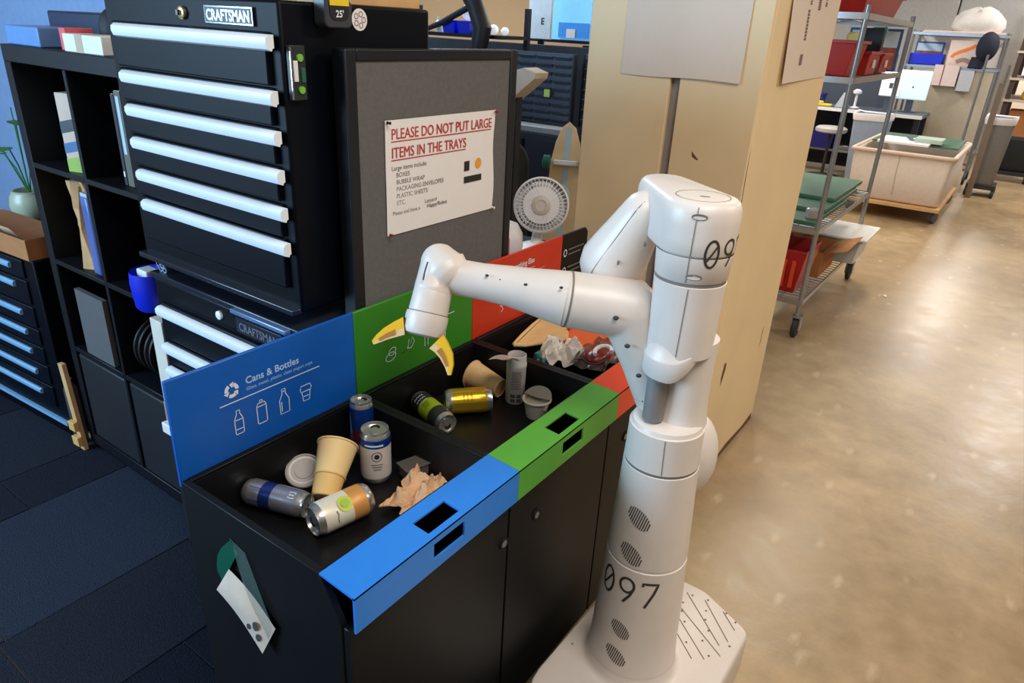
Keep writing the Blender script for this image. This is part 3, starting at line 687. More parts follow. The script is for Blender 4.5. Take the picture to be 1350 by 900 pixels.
# torso: stacked shells
def rad(z):
    T = [(.19, .107), (.25, .1045), (.29, .1015), (.35, .100), (.46, .0945), (.71, .0825), (.80, .079), (.87, .0775), (1.0, .064), (1.06, .0645), (1.15, .0665), (1.29, .0735), (1.34, .0735)]
    for (za, ra), (zb, rb) in zip(T, T[1:]):
        if za <= z <= zb: return ra+(rb-ra)*(z-za)/(zb-za)
    return T[-1][1]
def shell(name, zs, top=None, bot=None, n=56):
    prof = []
    z0, z1 = zs
    k = 10
    prof.append((rad(z0)-.003, z0))
    for i in range(k+1):
        z = z0+.002+(z1-z0-.004)*i/k; prof.append((rad(z), z))
    prof.append((rad(z1)-.003, z1))
    if top: prof += [(rad(z1)-r_, z1+h_) for r_, h_ in top]
    return MB().lathe(prof, n, M=Matrix.Translation(TX)).build(name, robot_m, rob, angle=30)
low = shell('torso_lower', (.196, .536)); mid = shell('torso_middle', (.540, .777)); colr = shell('torso_collar', (.781, .868), top=[(.006, .008), (.014, .012), (.03, .0135), (.06, .014)])
MB().lathe([(rad(.538)-.0015, .535), (rad(.538)-.0015, .541)], 48, M=Matrix.Translation(TX), cap0=False, cap1=False).build('seam', mat('seam_light', (240, 236, 230), .5), rob)
MB().lathe([(rad(.779)-.0015, .776), (rad(.779)-.0015, .782)], 48, M=Matrix.Translation(TX), cap0=False, cap1=False).build('seam', robot_seam, rob)
# foot flare where the torso meets the base
MB().lathe([(.124, .200), (.117, .202), (.111, .208), (.108, .216), (.1055, .235)], 56, M=Matrix.Translation(TX), cap0=False, cap1=False).build('torso_flare', robot_m, rob, angle=60)
# neck spine, metal post, rounded ledge
sp = TX+LAT*.022+FWD*.018
MB().lathe([(.058, .872), (.054, .895), (.052, .93), (.052, 1.0), (.054, 1.06)], 40, M=Matrix.Translation(sp), cap0=False).build('neck_spine', robot_m, rob, angle=60)
ps = TX-LAT*.030-FWD*.030
MB().lathe([(.0185, .885), (.0215, .888), (.0215, .99)], 32, M=Matrix.Translation(ps)).build('neck_post', grey_steel, rob)
lg = TX-LAT*.012-FWD*.012
MB().capsule([lg-LAT*.012-FWD*.014+Vector((0, 0, 1.018)), lg+LAT*.045+FWD*.02+Vector((0, 0, 1.055))], [.012, .012], 12)
b = MB()
n = 48
def ledge_ring(z, k, lift):
    out = []
    for j in range(n):
        a = 2*math.pi*j/n; lx, fy = math.cos(a), math.sin(a)
        rr = .0605*k
        x = TX-LAT*.006-FWD*.008+LAT*lx*rr+FWD*fy*rr
        s = max(0, (lx+.15)); out.append((x.x, x.y, z+lift*s*s))
    return out
b.rings([ledge_ring(.986, .88, .06), ledge_ring(.986, .96, .06), ledge_ring(.989, .985, .06), ledge_ring(1.026, 1.0, .040), ledge_ring(1.031, .985, .036), ledge_ring(1.034, .94, .032), ledge_ring(1.062, .9, .012)])
b.build('neck_ledge', robot_m, rob, angle=50)
up_ = shell('head_lower', (1.035, 1.187))
# head: top shell leaning into the shoulder
def D(px, py, d): return CAM + (fw + r2*((px-675)/926.03) - u2*((py-450)/926.03))*d
sh1 = D(872, 287, 1.455)
def tear(z, ins, r1=.055, hull=True, n=72):
    out = []
    for j in range(n):
        a = 2*math.pi*j/n; dr = Vector((math.cos(a), math.sin(a)))
        c = [(Vector((TX.x, TX.y)), rad(min(z, 1.30))-ins)] + ([(Vector((sh1.x, sh1.y)), r1-ins)] if hull else [])
        ce, rr = max(c, key=lambda q: q[0].dot(dr)+q[1]); p = ce+dr*rr; out.append((p.x, p.y, z))
    return out
head = MB().rings([tear(1.191, .003, hull=False), tear(1.194, 0, hull=False), tear(1.242, 0, hull=False)], cap1=False).rings(
    [tear(1.238, .010), tear(1.241, .003), tear(1.247, 0), tear(1.27, 0), tear(1.30, 0), tear(1.322, .001), tear(1.333, .005), tear(1.3385, .011), tear(1.3405, .018)]).build('head_shell', robot_m, rob, angle=45)
MB().lathe([(rad(1.189)-.0015, 1.186), (rad(1.189)-.0015, 1.192)], 48, M=Matrix.Translation(TX), cap0=False, cap1=False).build('seam', robot_seam, rob)
MB().ribbon([(TX.x+.049*math.cos(a), TX.y+.049*math.sin(a), 1.3411) for a in [2*math.pi*i/40 for i in range(40)]], .0016, (0, 0, 1), closed=True).ribbon([TX+LAT*q-FWD*.005+Vector((0, 0, 1.3411)) for q in (-.005, .012)], .006, (0, 0, 1)).build('top_disc_line', robot_seam, head, fixn=False)
def surf(th, z, off=.0007):
    r_ = rad(z)+off; return Vector((TX.x+r_*math.cos(th), TX.y+r_*math.sin(th), z))
def nrm(p): return Vector((p.x-TX.x, p.y-TX.y, 0)).normalized()
def stroke(b, th0, z0, pts, wd, closed=False):
    out = []
    P = pts+[pts[0]] if closed else pts
    for (x0, y0), (x1, y1) in zip(P, P[1:]):
        k = max(1, int(math.hypot(x1-x0, y1-y0)/.006))
        out += [(x0+(x1-x0)*i/k, y0+(y1-y0)*i/k) for i in range(k)]
    if not closed: out.append(P[-1])
    b.ribbon([surf(th0+x/rad(z0+y), z0+y) for x, y in out], wd, nrm, closed=closed)
def digits(b, th, z, h, step, wd, s='097'):
    w_ = h*.5
    for i, ch in enumerate(s):
        x0 = i*step; F = lambda pts: [(x0+px*w_, py*h) for px, py in pts]
        if ch == '0':
            stroke(b, th, z, F(ell(0, 0, .5, .5, 0, 24)), wd, True); stroke(b, th, z, F([(-.33, -.28), (.33, .28)]), wd*.8)
        if ch == '9':
            stroke(b, th, z, F(ell(0, .22, .5, .28, 0, 22)), wd, True); stroke(b, th, z, F([(.48, .15), (.3, -.15), (-.1, -.5)]), wd)
        if ch == '7':
            stroke(b, th, z, F([(-.5, .36), (-.5, .48), (.5, .48), (.3, .1), (-.15, -.5)]), wd)
b = MB(); digits(b, R(150), .478, .066, .051, .0062); b.build('number', robot_dark, low, fixn=False)
b = MB(); digits(b, R(-134.5), 1.252, .050, .0385, .0045); b.build('number', robot_dark, head, fixn=False)
# slashes, slots and the long front seam
for par, thd, zz, ww in ((head, -160, 1.318, .028), (head, -155, 1.207, .030)):
    b = MB(); c = [(ww/2*math.cos(a), .0055*math.sin(a)) for a in [2*math.pi*i/20 for i in range(20)]]
    b.add([surf(R(thd)+x/rad(zz), zz+y) for x, y in c], [list(range(20))]); b.build('slot', robot_hole, par, fixn=False)
    b = MB(); b.add([surf(R(thd)+x*.8/rad(zz), zz+y*.55-.0015, .001) for x, y in c], [list(range(20))]); b.build('slot_core', robot_m, par, fixn=False)
for par, z0, z1, t0, t1 in ((head, 1.195, 1.335, -166, -163), (up_, 1.045, 1.183, -163, -160), (colr, .785, .865, -156, -158)):
    b = MB(); b.ribbon([surf(R(t0+(t1-t0)*i/8), z0+(z1-z0)*i/8) for i in range(9)], .0018, nrm); b.build('seam_line', robot_seam, par, fixn=False)
# speaker grilles: slits clipped to a slanted oval
def grille(par, thd, zz, rx, ry):
    b = MB()
    for i in range(-5, 6):
        u = i/5.6*rx; hh = ry*math.sqrt(max(0, 1-(u/rx)**2)); k = 6
        pts = [(u*1.0+.25*(-hh+2*hh*j/k), -.55*u+(-hh+2*hh*j/k)) for j in range(k+1)]
        b.ribbon([surf(R(thd)+x/rad(zz), zz+y) for x, y in pts], rx*.115, nrm)
    b.build('speaker_grille', mat('grille_dark', (84, 74, 66), .8), par, fixn=False)
grille(mid, -178, .668, .026, .021); grille(mid, 179, .574, .026, .021); grille(low, -178, .366, .023, .019); grille(low, -179, .288, .026, .019)
# rounded hump on the far side
hp = TX+LAT*.062+FWD*.06
MB().ball((0, 0, 0), .056, .056, .10, 28, 16, M=Matrix.Translation(hp+Vector((0, 0, .765)))).build('side_hump', robot_m, rob, angle=60)
# ---- arm. D() turns the measured sight line and range into the joint's place in the room
def D(px, py, d): return CAM + (fw + r2*((px-675)/926.03) - u2*((py-450)/926.03))*d
ca, cb_ = D(849, 282, 1.395), D(808, 346, 1.475)
ua = MB().capsule([ca, ca.lerp(cb_, .35), ca.lerp(cb_, .7), cb_], [.046, .054, .063, .0695], 36).build('upper_arm', robot_m, rob, angle=70)
ax = (cb_-ca).normalized(); vw = (CAM-ca).normalized(); side = ax.cross(vw).normalized(); nn = side.cross(ax).normalized()
if nn.dot(vw) < 0: nn = -nn
b = MB(); pts = []
for i in range(-3, 15):
    t_ = i/11; c = ca.lerp(cb_, t_); rr = .046+.0235*min(1, max(0, t_))
    if t_ < 0: rr = math.sqrt(max(1e-6, rr*rr-((t_)*(cb_-ca).length)**2))
    if t_ > 1: rr = math.sqrt(max(1e-6, .0695**2-((t_-1)*(cb_-ca).length)**2))
    ang = R(22)*(1 if side.dot(Vector((0, 0, 1))) > 0 else -1)
    pts.append(c+(nn*math.cos(ang)+side*math.sin(ang))*rr*1.004)
b.ribbon(pts, .0018, lambda p: (CAM-p).normalized()); b.build('seam_line', robot_seam, ua, fixn=False)
for px, py in ((815, 346), (850, 322)):
    d_ = (cb_-CAM).dot(fw)
    # oval screw covers on the flank
    c = D(px, py, 1.40 if px < 830 else 1.365); MB().ball((0, 0, 0), .005, .0025, .004, 12, 8, M=frame(c, c+vw)).build('screw', robot_hole, ua)
el = D(830, 408, 1.43); fs = D(748, 394, 1.42); lo = D(872, 545, 1.51); lom = D(853, 475, 1.475)
fm = D(672, 377, 1.43); fe = D(607, 366, 1.45); wr = D(587, 353, 1.455)
b = MB(); b.capsule([el, el.lerp(fs, .5), fs], [.062, .060, .0575], 32); b.capsule([el, lom, lo], [.062, .054, .045], 32)
b.capsule([el, D(842, 382, 1.44)], [.05, .022], 24)
elb = b.build('elbow_link', robot_m, rob, remesh=.004, smoothit=10)
q0 = lom.lerp(lo, .55); q1 = lom.lerp(lo, .58); MB().tube([q0, q1], [.0488, .0486], 36, cap=False).build('seam', robot_seam, rob)
dirf = (fs-el).normalized()
fa = MB().tube([fs+dirf*.001, fs.lerp(fm, .33), fs.lerp(fm, .7), fm, fm.lerp(fe, .55), fe, fe.lerp(wr, .6)], [.0568, .052, .0455, .0415, .0375, .038, .044], 36).build('forearm', robot_m, rob, angle=60)
MB().tube([fs-dirf*.002, fs+dirf*.002], [.0578, .0578], 36, cap=False).build('seam', robot_seam, rob)
# screw dots along forearm and elbow
for px, py, dd in ((642, 363, 1.395), (660, 369, 1.395), (693, 375, 1.382), (740, 379, 1.36)):
    c = D(px, py, dd+.0); MB().ball((0, 0, 0), .0028, .004, .002, 10, 6, M=frame(c, c+(CAM-c))).build('screw', robot_dark, fa)
for px, py, dd in ((812, 419, 1.368), (827, 456, 1.395), (842, 495, 1.42)):
    c = D(px, py, dd); MB().ball((0, 0, 0), .006, .0045, .003, 12, 6, M=frame(c, c+(CAM-c), rt)).build('screw', robot_dark, elb)
# wrist and hand
wt = D(579, 348, 1.45); hb = D(561, 427, 1.45); hd = (hb-wt).normalized()
b = MB(); b.capsule([D(588, 356, 1.45), D(580, 346, 1.455)], [.046, .040], 36); b.capsule([D(580, 350, 1.455), wt+hd*.06], [.040, .040], 36)
wrist = b.build('wrist', robot_m, rob, remesh=.0035, smoothit=8)
Lh = (hb-wt).length
Mh = frame(wt, hb, rt)
MB().lathe([(.030, .02), (.0385, .03), (.040, Lh*.62), (.041, Lh*.80), (.040, Lh*.81)], 44, M=Mh).build('hand_upper', robot_m, rob, angle=40)
MB().lathe([(.0405, Lh*.82), (.0435, Lh*.83), (.0445, Lh*.9), (.0435, Lh*1.10), (.040, Lh*1.17), (.030, Lh*1.20)], 44, M=Mh).build('hand_ring', robot_m, rob, angle=40)
MB().lathe([(.0402, Lh*.81), (.0402, Lh*.83)], 44, M=Mh, cap0=False, cap1=False).build('seam', robot_seam, rob)
c = D(553, 366, 1.402)
b = MB()
b.ribbon([D(564, 345, 1.415), D(560, 358, 1.412), D(558, 369, 1.41)], .003, lambda p: (CAM-p).normalized()); b.build('seam_line', robot_dark, wrist, fixn=False)
# two curved claws: yellow shell with a hollow cream-edged inside
def claw(name, outer, inner, d0, th=.028):
    """outer, inner: matching lists of sight points from root to tip; claw has real thickness along the view depth"""
    O_ = [D(x, y, d0) for x, y in outer]; I_ = [D(x, y, d0) for x, y in inner]
    dep = fw*th/2
    b = MB(); n = len(O_)
    for a, s in ((O_, 0), (I_, 1)):
        for i in range(n-1):
            b.add([a[i]-dep, a[i+1]-dep, a[i+1]+dep, a[i]+dep], [(0, 1, 2, 3)], s)
    # the two cheeks
    for sgn in (-1, 1):
        for i in range(n-1):
            q = [O_[i]+dep*sgn, O_[i+1]+dep*sgn, I_[i+1]+dep*sgn, I_[i]+dep*sgn]
            mid_ = [q[0].lerp(q[3], .62), q[1].lerp(q[2], .62)]
            b.add([q[0], q[1], mid_[1], mid_[0]], [(0, 1, 2, 3)], 0); b.add([mid_[0], mid_[1], q[2], q[3]], [(0, 1, 2, 3)], 1)
    b.add([O_[-1]-dep, O_[-1]+dep, I_[-1]+dep, I_[-1]-dep], [(0, 1, 2, 3)], 1)
    f = b.build(name, [claw_m, pad_m], rob, angle=30)
    # hollow shown as a recessed brown web
    b = MB()
    for i in range(1, n-2):
        q = [O_[i].lerp(I_[i], .5), O_[i+1].lerp(I_[i+1], .5), O_[i+1].lerp(I_[i+1], .85), O_[i].lerp(I_[i], .85)]
        b.add([x-dep*1.06 for x in q], [(0, 1, 2, 3)])
    b.build('claw_hollow', padin_m, f, fixn=False)
claw('claw', [(533, 418), (521, 424), (508, 432), (498, 441), (492, 449)], [(535, 441), (524, 444), (513, 447), (503, 451), (494, 454)], 1.44)
claw('claw', [(585, 441), (591, 452), (597, 466), (598, 481), (595, 494)], [(567, 459), (574, 464), (581, 472), (587, 483), (591, 494)], 1.44)

# ================================================================ TALL TOOL CHEST
def handle(b, x, y0, y1, z, h=.029, d=.019):
    prof = [(0, h), (-d*.55, h), (-d*.95, h*.8), (-d, h*.45), (-d*.8, h*.12), (-d*.3, 0), (-d*.2, h*.15), (0, h*.2)]
    rs = [[(x+px, y, z+pz-h) for px, pz in prof] for y in (y0, y0+.004, y1-.004, y1)]
    return b.rings(rs)
def drawer(par, x, y0, y1, z0, z1, hz, hy0, hy1, m=None):
    d = box(x-.006, x+.03, y0, y1, z0, z1).build('drawer', m or chest_in, par, bevel=.003)
    b = MB(); handle(b, x-.005, hy0, hy1, hz); b.build('handle', alu, d, angle=40)
    return d
top_c = thing('tool_chest', 'tall black top tool chest with six pale drawer handles on lower cabinet', 'tool chest', (.58, .86, 1.0))
box(.362, .775, .540, 1.172, 1.008, 1.628).build('body', chest_m, top_c, bevel=.006)
hz = [1.5685, 1.4692, 1.3944, 1.319, 1.2424, 1.1686]
zb_ = [1.475, 1.40, 1.325, 1.25, 1.174, 1.06]
for i, z in enumerate(hz):
    drawer(top_c, .356, .572, 1.128, zb_[i]+.002, z+.004, z, .547, 1.100)
bdg = box(.356, .3625, .611, .768, 1.580, 1.614).build('badge', chrome, top_c, bevel=.001)
box(.3552, .3565, .615, .764, 1.5835, 1.6105).build('badge_field', mat('badge_black', (18, 26, 46), .4), bdg)
text_mb('CRAFTSMAN', .0285, (.3548, .6895, 1.5868), (0, -1, 0), (0, 0, 1), .0007, 'CENTER', wx=.86).build('lettering', mat('badge_letter', (226, 226, 220), .35, .3), bdg, fixn=False)
lk = MB().lathe([(.013, 0), (.013, .006), (.010, .008)], 24, M=frame((.361, .85, 1.597), (0, .85, 1.597))).build('lock', mat('brass', (206, 190, 140), .3, .9), top_c)
box(.346, .355, .846, .853, 1.592, 1.602).build('lock_key', chrome, lk)
box(.340, .380, .545, 1.168, 1.006, 1.020).build('bottom_rail', mat('rail_sheen', (34, 38, 48), .25), top_c, bevel=.003)
# things stuck to its side
t = thing('torpedo_level', 'small green and white torpedo level stuck upright on chest side', 'spirit level', (.388, .535, 1.45))
box(.369, .405, .526, .538, 1.452, 1.552).build('level_body', mat('level_black', (34, 40, 38), .45), t, bevel=.002)
for z, m_, zz in ((1.530, mat('vial_green', (120, 190, 70), .2), .012), (1.472, MATS['vial_green'], .008)):
    MB().lathe([(.007, 0), (.007, .004)], 16, M=frame((.390, .526, z), (.390, 0, z))).build('vial', m_, t)
box(.374, .384, .523, .527, 1.487, 1.525).build('vial_window', white_pl, t, bevel=.001)
box(.392, .402, .5235, .527, 1.485, 1.512).build('vial_window', mat('level_green', (40, 96, 74), .4), t, bevel=.001)
box(.3685, .3715, .5245, .5265, 1.455, 1.548).build('metal_edge', chrome, t)
t = thing('tape_measure', 'yellow and black tape measure clinging to the chest side', 'tape measure', (.475, .52, 1.582))
Mt = Matrix(((1, 0, 0, .475), (0, 0, -1, .538), (0, 1, 0, 1.618), (0, 0, 0, 1)))
cs = rounded([(-.034, -.034), (.034, -.034), (.034, .012), (.012, .040), (-.034, .040)], .012)
MB().prism(cs, 0, .034, M=Mt).build('case', mat('tape_case', (70, 72, 78), .35, .3), t, bevel=.003)
MB().prism(rounded([(-.024, -.020), (.024, -.020), (.024, .03), (-.024, .03)], .015), .034, .0355, M=Mt).build('face_label', mat('tape_black', (24, 24, 26), .5), t)
MB().prism([(-.024, .006), (.024, .006), (.024, .028), (-.024, .028)], .0355, .0365, M=Mt).build('yellow_band', yel_pl, t)
text_mb("25'", .017, (.475, .5015, 1.604), (1, 0, 0), (0, 0, 1), .0004, 'CENTER').build('lettering', ink_w, t, fixn=False)
st = MB().lathe([(.021, 0), (.021, .0008)], 32, M=frame((.560, .5395, 1.601), (.560, 0, 1.601)))
o = single(st, 'round_sticker', paper, 'round white sticker with dark print on chest side', 'sticker')
b = MB()
for i in range(5):
    a = 2*math.pi*i/5; c = Vector((.560+.011*math.cos(a), .5382, 1.601+.011*math.sin(a)))
    b.ribbon([c+Vector((.005*math.cos(q), 0, .005*math.sin(q))) for q in [2*math.pi*k/10 for k in range(10)]], .0016, N_, closed=True)
ORIG[o.name] = Vector(o.location); b.build('sticker_print', ink_g, o, fixn=False)
single(box(.50, .765, .560, .66, 1.628, 1.665), 'wooden_board', wood_l, 'light wooden board lying on top of the tall tool chest', 'board', bevel=.002)
# lower rolling cabinet
lowc = thing('rolling_tool_cabinet', 'black lower rolling tool cabinet under the tall chest, badge half hidden', 'tool chest', (.6, .84, 0))
box(.352, .80, .530, 1.135, .10, .955).build('body', chest_m, lowc, bevel=.006)
box(.345, .80, .528, 1.137, .955, .972).build('top_rim', mat('rail_sheen', (34, 38, 48), .25), lowc, bevel=.003)
for (z0, z1, h) in ((.79, .895, .887), (.715, .785, .779), (.63, .71, .708), (.50, .62, .615), (.32, .49, .485), (.13, .31, .305)):
    drawer(lowc, .346, .56, 1.10, z0, z1, h, .585, 1.10)
bdg = box(.345, .352, .600, .772, .905, .942).build('badge', mat('badge_grey', (60, 62, 68), .35, .6), lowc, bevel=.001)
box(.3442, .3455, .605, .767, .909, .938).build('badge_field', MATS['badge_black'], bdg)
text_mb('CRAFTSMAN', .0285, (.3438, .686, .9125), (0, -1, 0), (0, 0, 1), .0005, 'CENTER', wx=.9).build('lettering', mat('badge_letter_dim', (120, 124, 132), .4, .3), bdg, fixn=False)
MB().lathe([(.011, 0), (.011, .006), (.008, .008)], 20, M=frame((.352, .845, .925), (0, .845, .925))).build('lock', alu, lowc)
for yy in (.60, 1.07):
    for xx in (.41, .74): MB().lathe([(.03, -.012), (.045, -.010), (.045, .010), (.03, .012)], 20, M=frame((xx, yy, .045), (xx, yy+1, .045))).build('caster', rubber, lowc)
single(box(.318, .343, .560, .765, .955, .972), 'steel_bar', mat('rim_sheen_blue', (120, 150, 196), .3, .5), 'pale steel bar resting on the front rim of the lower cabinet', 'metal bar', bevel=.002) if 0 else None
box(.330, .352, .566, .768, .958, .969).build('rim_highlight', mat('rim_sheen_blue', (120, 150, 196), .3, .5), lowc, bevel=.002)  # pale bar standing in for the bright reflection along the rim lip
st = MB()
for (yy, zz) in ((1.095, .955), (1.077, .948), (1.086, .985), (1.068, .98), (1.105, .98)):
    pass
o = box(.3595, .3605, 1.05, 1.118, .975, 1.004)
b = MB()
for (yy, zz) in ((1.118, .992), (1.100, .988), (1.109, .981), (1.092, .980)):
    b.ribbon([(.3605, yy+.008*math.cos(q), zz+.007*math.sin(q)) for q in [2*math.pi*k/14 for k in range(14)]], .0028, (-1, 0, 0), closed=True)
single(b, 'ring_sticker', mat('ring_print', (150, 170, 200), .6), 'small overlapping ring emblem between the two stacked tool cabinets', 'sticker', fixn=False)

# ================================================================ GREY NOTICE PANEL
pn = thing('notice_panel', 'grey felt partition panel in a black frame behind the station', 'panel', (.75, .497, 0))
box(.490, 1.020, .484, .512, .06, 1.527).build('felt_board', felt, pn)
fr = mat('black_frame', (14, 17, 24), .4)
box(.462, .492, .479, .518, 0, 1.549).build('frame_post', fr, pn, bevel=.003); box(1.018, 1.046, .479, .518, 0, 1.549).build('frame_post', fr, pn, bevel=.003)
box(.492, 1.018, .479, .518, 1.526, 1.549).build('frame_rail', fr, pn, bevel=.003); box(.492, 1.018, .479, .518, .03, .06).build('frame_rail', fr, pn, bevel=.003)
nt = thing('paper_notice', 'white notice with red heading PLEASE DO NOT PUT LARGE ITEMS IN THE TRAYS', 'sign', (.76, .482, 1.15))
def nf(u, v): return (.567+.392*u+.004*math.sin(v*7)*(u > .9), .4815-.0007*math.sin(u*6+1)*math.sin(v*5)**2, 1.153+.254*v)
MB().sheet(nf, 14, 10).build('sheet', paper, nt, solid=.0006, fixn=False)
yy = .4803
def ntx(s, size, x, z, m, bold=0, wx=1.0): return text_mb(s, size, (x, yy, z), (1, 0, 0), (0, 0, 1), bold, wx=wx).build('lettering', m, nt, fixn=False)
for body_, z_ in (('PLEASE DO NOT PUT LARGE', 1.366), ('ITEMS IN THE TRAYS', 1.326)):
    hb_ = MB()
    for q in range(3): text_mb(body_, .0325, (.584+.0006*q, yy-.00008*q, z_+.0003*(q % 2)), (1, 0, 0), (0, 0, 1), 0, wx=.865, mb=hb_)
    hb_.build('lettering', ink_r, nt, fixn=False)
MB().ribbon([(.584, yy, 1.361), (.943, yy, 1.361)], .0025, N_).ribbon([(.584, yy, 1.321), (.842, yy, 1.321)], .0025, N_).build('underline', ink_r, nt, fixn=False)
ntx('Large items include:', .0145, .584, 1.299, ink_g)
for i, s in enumerate(('BOXES', 'BUBBLE WRAP', 'PACKAGING ENVELOPES', 'PLASTIC SHEETS', 'ETC.')): ntx(s, .0145, .598, 1.283-.0158*i, ink_g)
ntx('Lanyard', .0135, .692, 1.2105, ink_g); ntx('Please and have a', .013, .584, 1.198, ink_g); ntx('Happy/Robot', .0135, .700, 1.198, ink_k)
box(.838, .858, yy-.0003, yy, 1.267, 1.291).build('black_square', ink_k, nt); box(.838, .908, yy-.0003, yy, 1.237, 1.253).build('black_bar', ink_k, nt)
b = MB(); b.add([(.894+.0125*math.cos(a), yy, 1.281+.0135*math.sin(a)) for a in [2*math.pi*i/24 for i in range(24)]], [list(range(24))]); b.build('orange_dot', orange_m, nt, fixn=False)
for (x, z, m_) in ((.571, 1.403, 'push_black'), (.955, 1.403, 'push_red'), (.572, 1.157, 'push_red'), (.955, 1.157, 'push_white')):
    pm = mat(m_, {'push_black': (20, 20, 22), 'push_red': (150, 40, 40), 'push_white': (220, 215, 205)}[m_], .4)
    MB().lathe([(.0035, 0), (.002, .004), (.0035, .008), (.003, .009)], 10, M=frame((x, .477, z), (x, 0, z))).build('push_pin', pm, nt)

# ================================================================ BOOKCASE, left
bk = thing('bookcase', 'black cube bookcase with dark open cells beside the tool chest', 'bookcase', (.64, 1.66, 0))
bx0, bx1 = .452, .842
def board(x0, x1, y0, y1, z0, z1, nm='board'): return box(x0, x1, y0, y1, z0, z1).build(nm, shelf_m, bk, bevel=.002, seg=1)
board(bx0, bx1, 1.255, 2.035, 1.428, 1.478, 'top_board'); board(bx0, bx1, 1.255, 2.035, .03, .075, 'bottom_board')
board(bx0, bx1, 1.99, 2.035, .075, 1.428, 'side_board'); board(bx0, bx1, 1.255, 1.295, .075, 1.428, 'side_board')
board(bx0, bx1, 1.637, 1.655, .075, 1.428, 'divider')
for z in (1.112, .780, .445): board(bx0, bx1, 1.295, 1.637, z-.009, z+.009, 'shelf'); board(bx0, bx1, 1.655, 1.99, z-.009, z+.009, 'shelf')
board(bx1-.008, bx1, 1.295, 1.99, .075, 1.428, 'back_board')
def cell(x0, x1, y0, y1, z0, z1, nm, m, label, cat, **k): return single(box(x0, x1, y0, y1, z0, z1), nm, m, label, cat, **k)
# cartons and books in its cells
t = thing('striped_carton', 'pale carton with black, blue and lime stripes in upper cell', 'box', (.53, 1.72, 1.121))
Mx = Matrix.Translation((.50, 1.735, 1.1215)) @ Matrix.Rotation(R(18), 4, 'Z')
MB().box(-.02, .09, -.045, .045, 0, .235, M=Mx).build('carton', mat('carton_cream', (206, 178, 158), .6), t, bevel=.002)
for (z0, z1, c, nm) in ((.115, .15, (20, 22, 26), 'stripe_black'), (.055, .085, (46, 96, 150), 'stripe_blue'), (.0, .038, (150, 180, 60), 'stripe_lime')):
    b = MB(); b.add([Mx @ Vector(p) for p in ((-.0206, .045, z0), (-.0206, -.045, z0+.02 if z0 else 0), (-.0206, -.045, z1+.02), (-.0206, .045, z1))], [(0, 1, 2, 3)])
    b.add([Mx @ Vector(p) for p in ((-.0206, -.0456, z0+.02 if z0 else 0), (.09, -.0456, z0+.02 if z0 else 0), (.09, -.0456, z1+.02), (-.0206, -.0456, z1+.02))], [(0, 1, 2, 3)])
    b.build('stripe', mat(nm, c, .5), t, fixn=False)
cell(.49, .60, 1.66, 1.672, 1.1215, 1.33, 'blue_folder', blue_dk, 'thin blue folder standing beside the striped carton', 'folder')
def book(y0, y1, z0, h, m, label, x0=.49, spine=None, tilt=0):
    t = thing('book', label, 'book', (x0+.08, (y0+y1)/2, z0), 'books in the bookcase')
    M = Matrix.Translation((x0, y0, z0)) @ Matrix.Rotation(R(tilt), 4, 'X')
    MB().box(0, .17, 0, y1-y0, 0, h, M=M).build('cover', m, t, bevel=.0015)
    MB().box(.002, .172, .003, y1-y0-.003, .002, h+.001, M=M).build('pages', paper_w, t)
    if spine: MB().box(-.0008, 0, (y1-y0)*.3, (y1-y0)*.75, h*spine[0], h*spine[1], M=M).build('spine_label', spine[2], t)
    return t
book(1.428, 1.462, 1.1215, .265, mat('book_olive', (96, 92, 80), .6), 'thick olive grey book with pale spine strip, upper cell by chest', spine=(.35, .95, ink_w2))
book(1.466, 1.482, 1.1215, .255, mat('book_black', (36, 36, 40), .6), 'thin black book beside the thick olive book', spine=(.1, .16, ink_w))
book(1.395, 1.424, 1.1215, .28, mat('book_brown', (88, 78, 66), .6), 'dark brown book nearest the tool chest, upper cell', spine=(.05, .12, paper_w))
t = thing('paper_bag', 'crumpled tan paper bag standing in the middle cell', 'bag', (.55, 1.85, .79))
b = MB(); b.rings([[(.475+.12*(.5+.5*math.cos(a))*k+.01*math.sin(5*a+z*20), 1.80+.055*math.sin(a)*k+.006*math.sin(7*a), z) for a in [2*math.pi*i/20 for i in range(20)]] for z, k in ((.7895, 1), (.85, 1.0), (.93, .97), (1.0, 1.02), (1.07, .96), (1.085, .9))])
b.build('bag', kraft_d, t, angle=30)
t = thing('clear_packet', 'bluish clear plastic packet in front of the tan paper bag', 'packet', (.475, 1.74, .79))
MB().box(.465, .50, 1.695, 1.745, .7895, 1.05).build('packet', mat('packet_film', (92, 120, 190), .2, alpha=.7), t, bevel=.008)
MB().box(.470, .495, 1.70, 1.742, 1.02, 1.06).build('packet_header', mat('packet_white', (190, 190, 200), .5), t)
cell(.47, .62, 1.665, 1.69, .7895, 1.04, 'grey_binder', dkgrey, 'dark grey binder standing beside the clear packet', 'binder')
# lower cells: grey tray on edge, black cable reels, storage box
cell(.458, .475, 1.715, 1.905, .455, .70, 'grey_board', mat('grey_card', (86, 84, 84), .7), 'grey card panel leaning in the lower cell', 'panel')
for i, (yc, r_) in enumerate(((1.565, .10), (1.50, .10))):
    t = thing('cable_reel', ('black cable reel beside the grey card panel', 'black cable reel nearer the tool chest, lower cell')[i], 'reel', (.56, yc, .455))
    M = frame((.57, yc-.022, .455+r_), (.57, yc+1, .455+r_))
    MB().lathe([(r_*.6, 0), (r_, .004), (r_, .012), (r_*.9, .015), (r_*.9, .03), (r_, .033), (r_, .041), (r_*.6, .045)], 36, M=M).build('reel', mat('reel_black', (34, 31, 32), .4), t, angle=40)
    MB().lathe([(r_*.905, .016), (r_*.93, .022), (r_*.905, .029)], 36, M=M, cap0=False, cap1=False).build('wound_tape', mat('reel_tape', (64, 58, 56), .5), t)
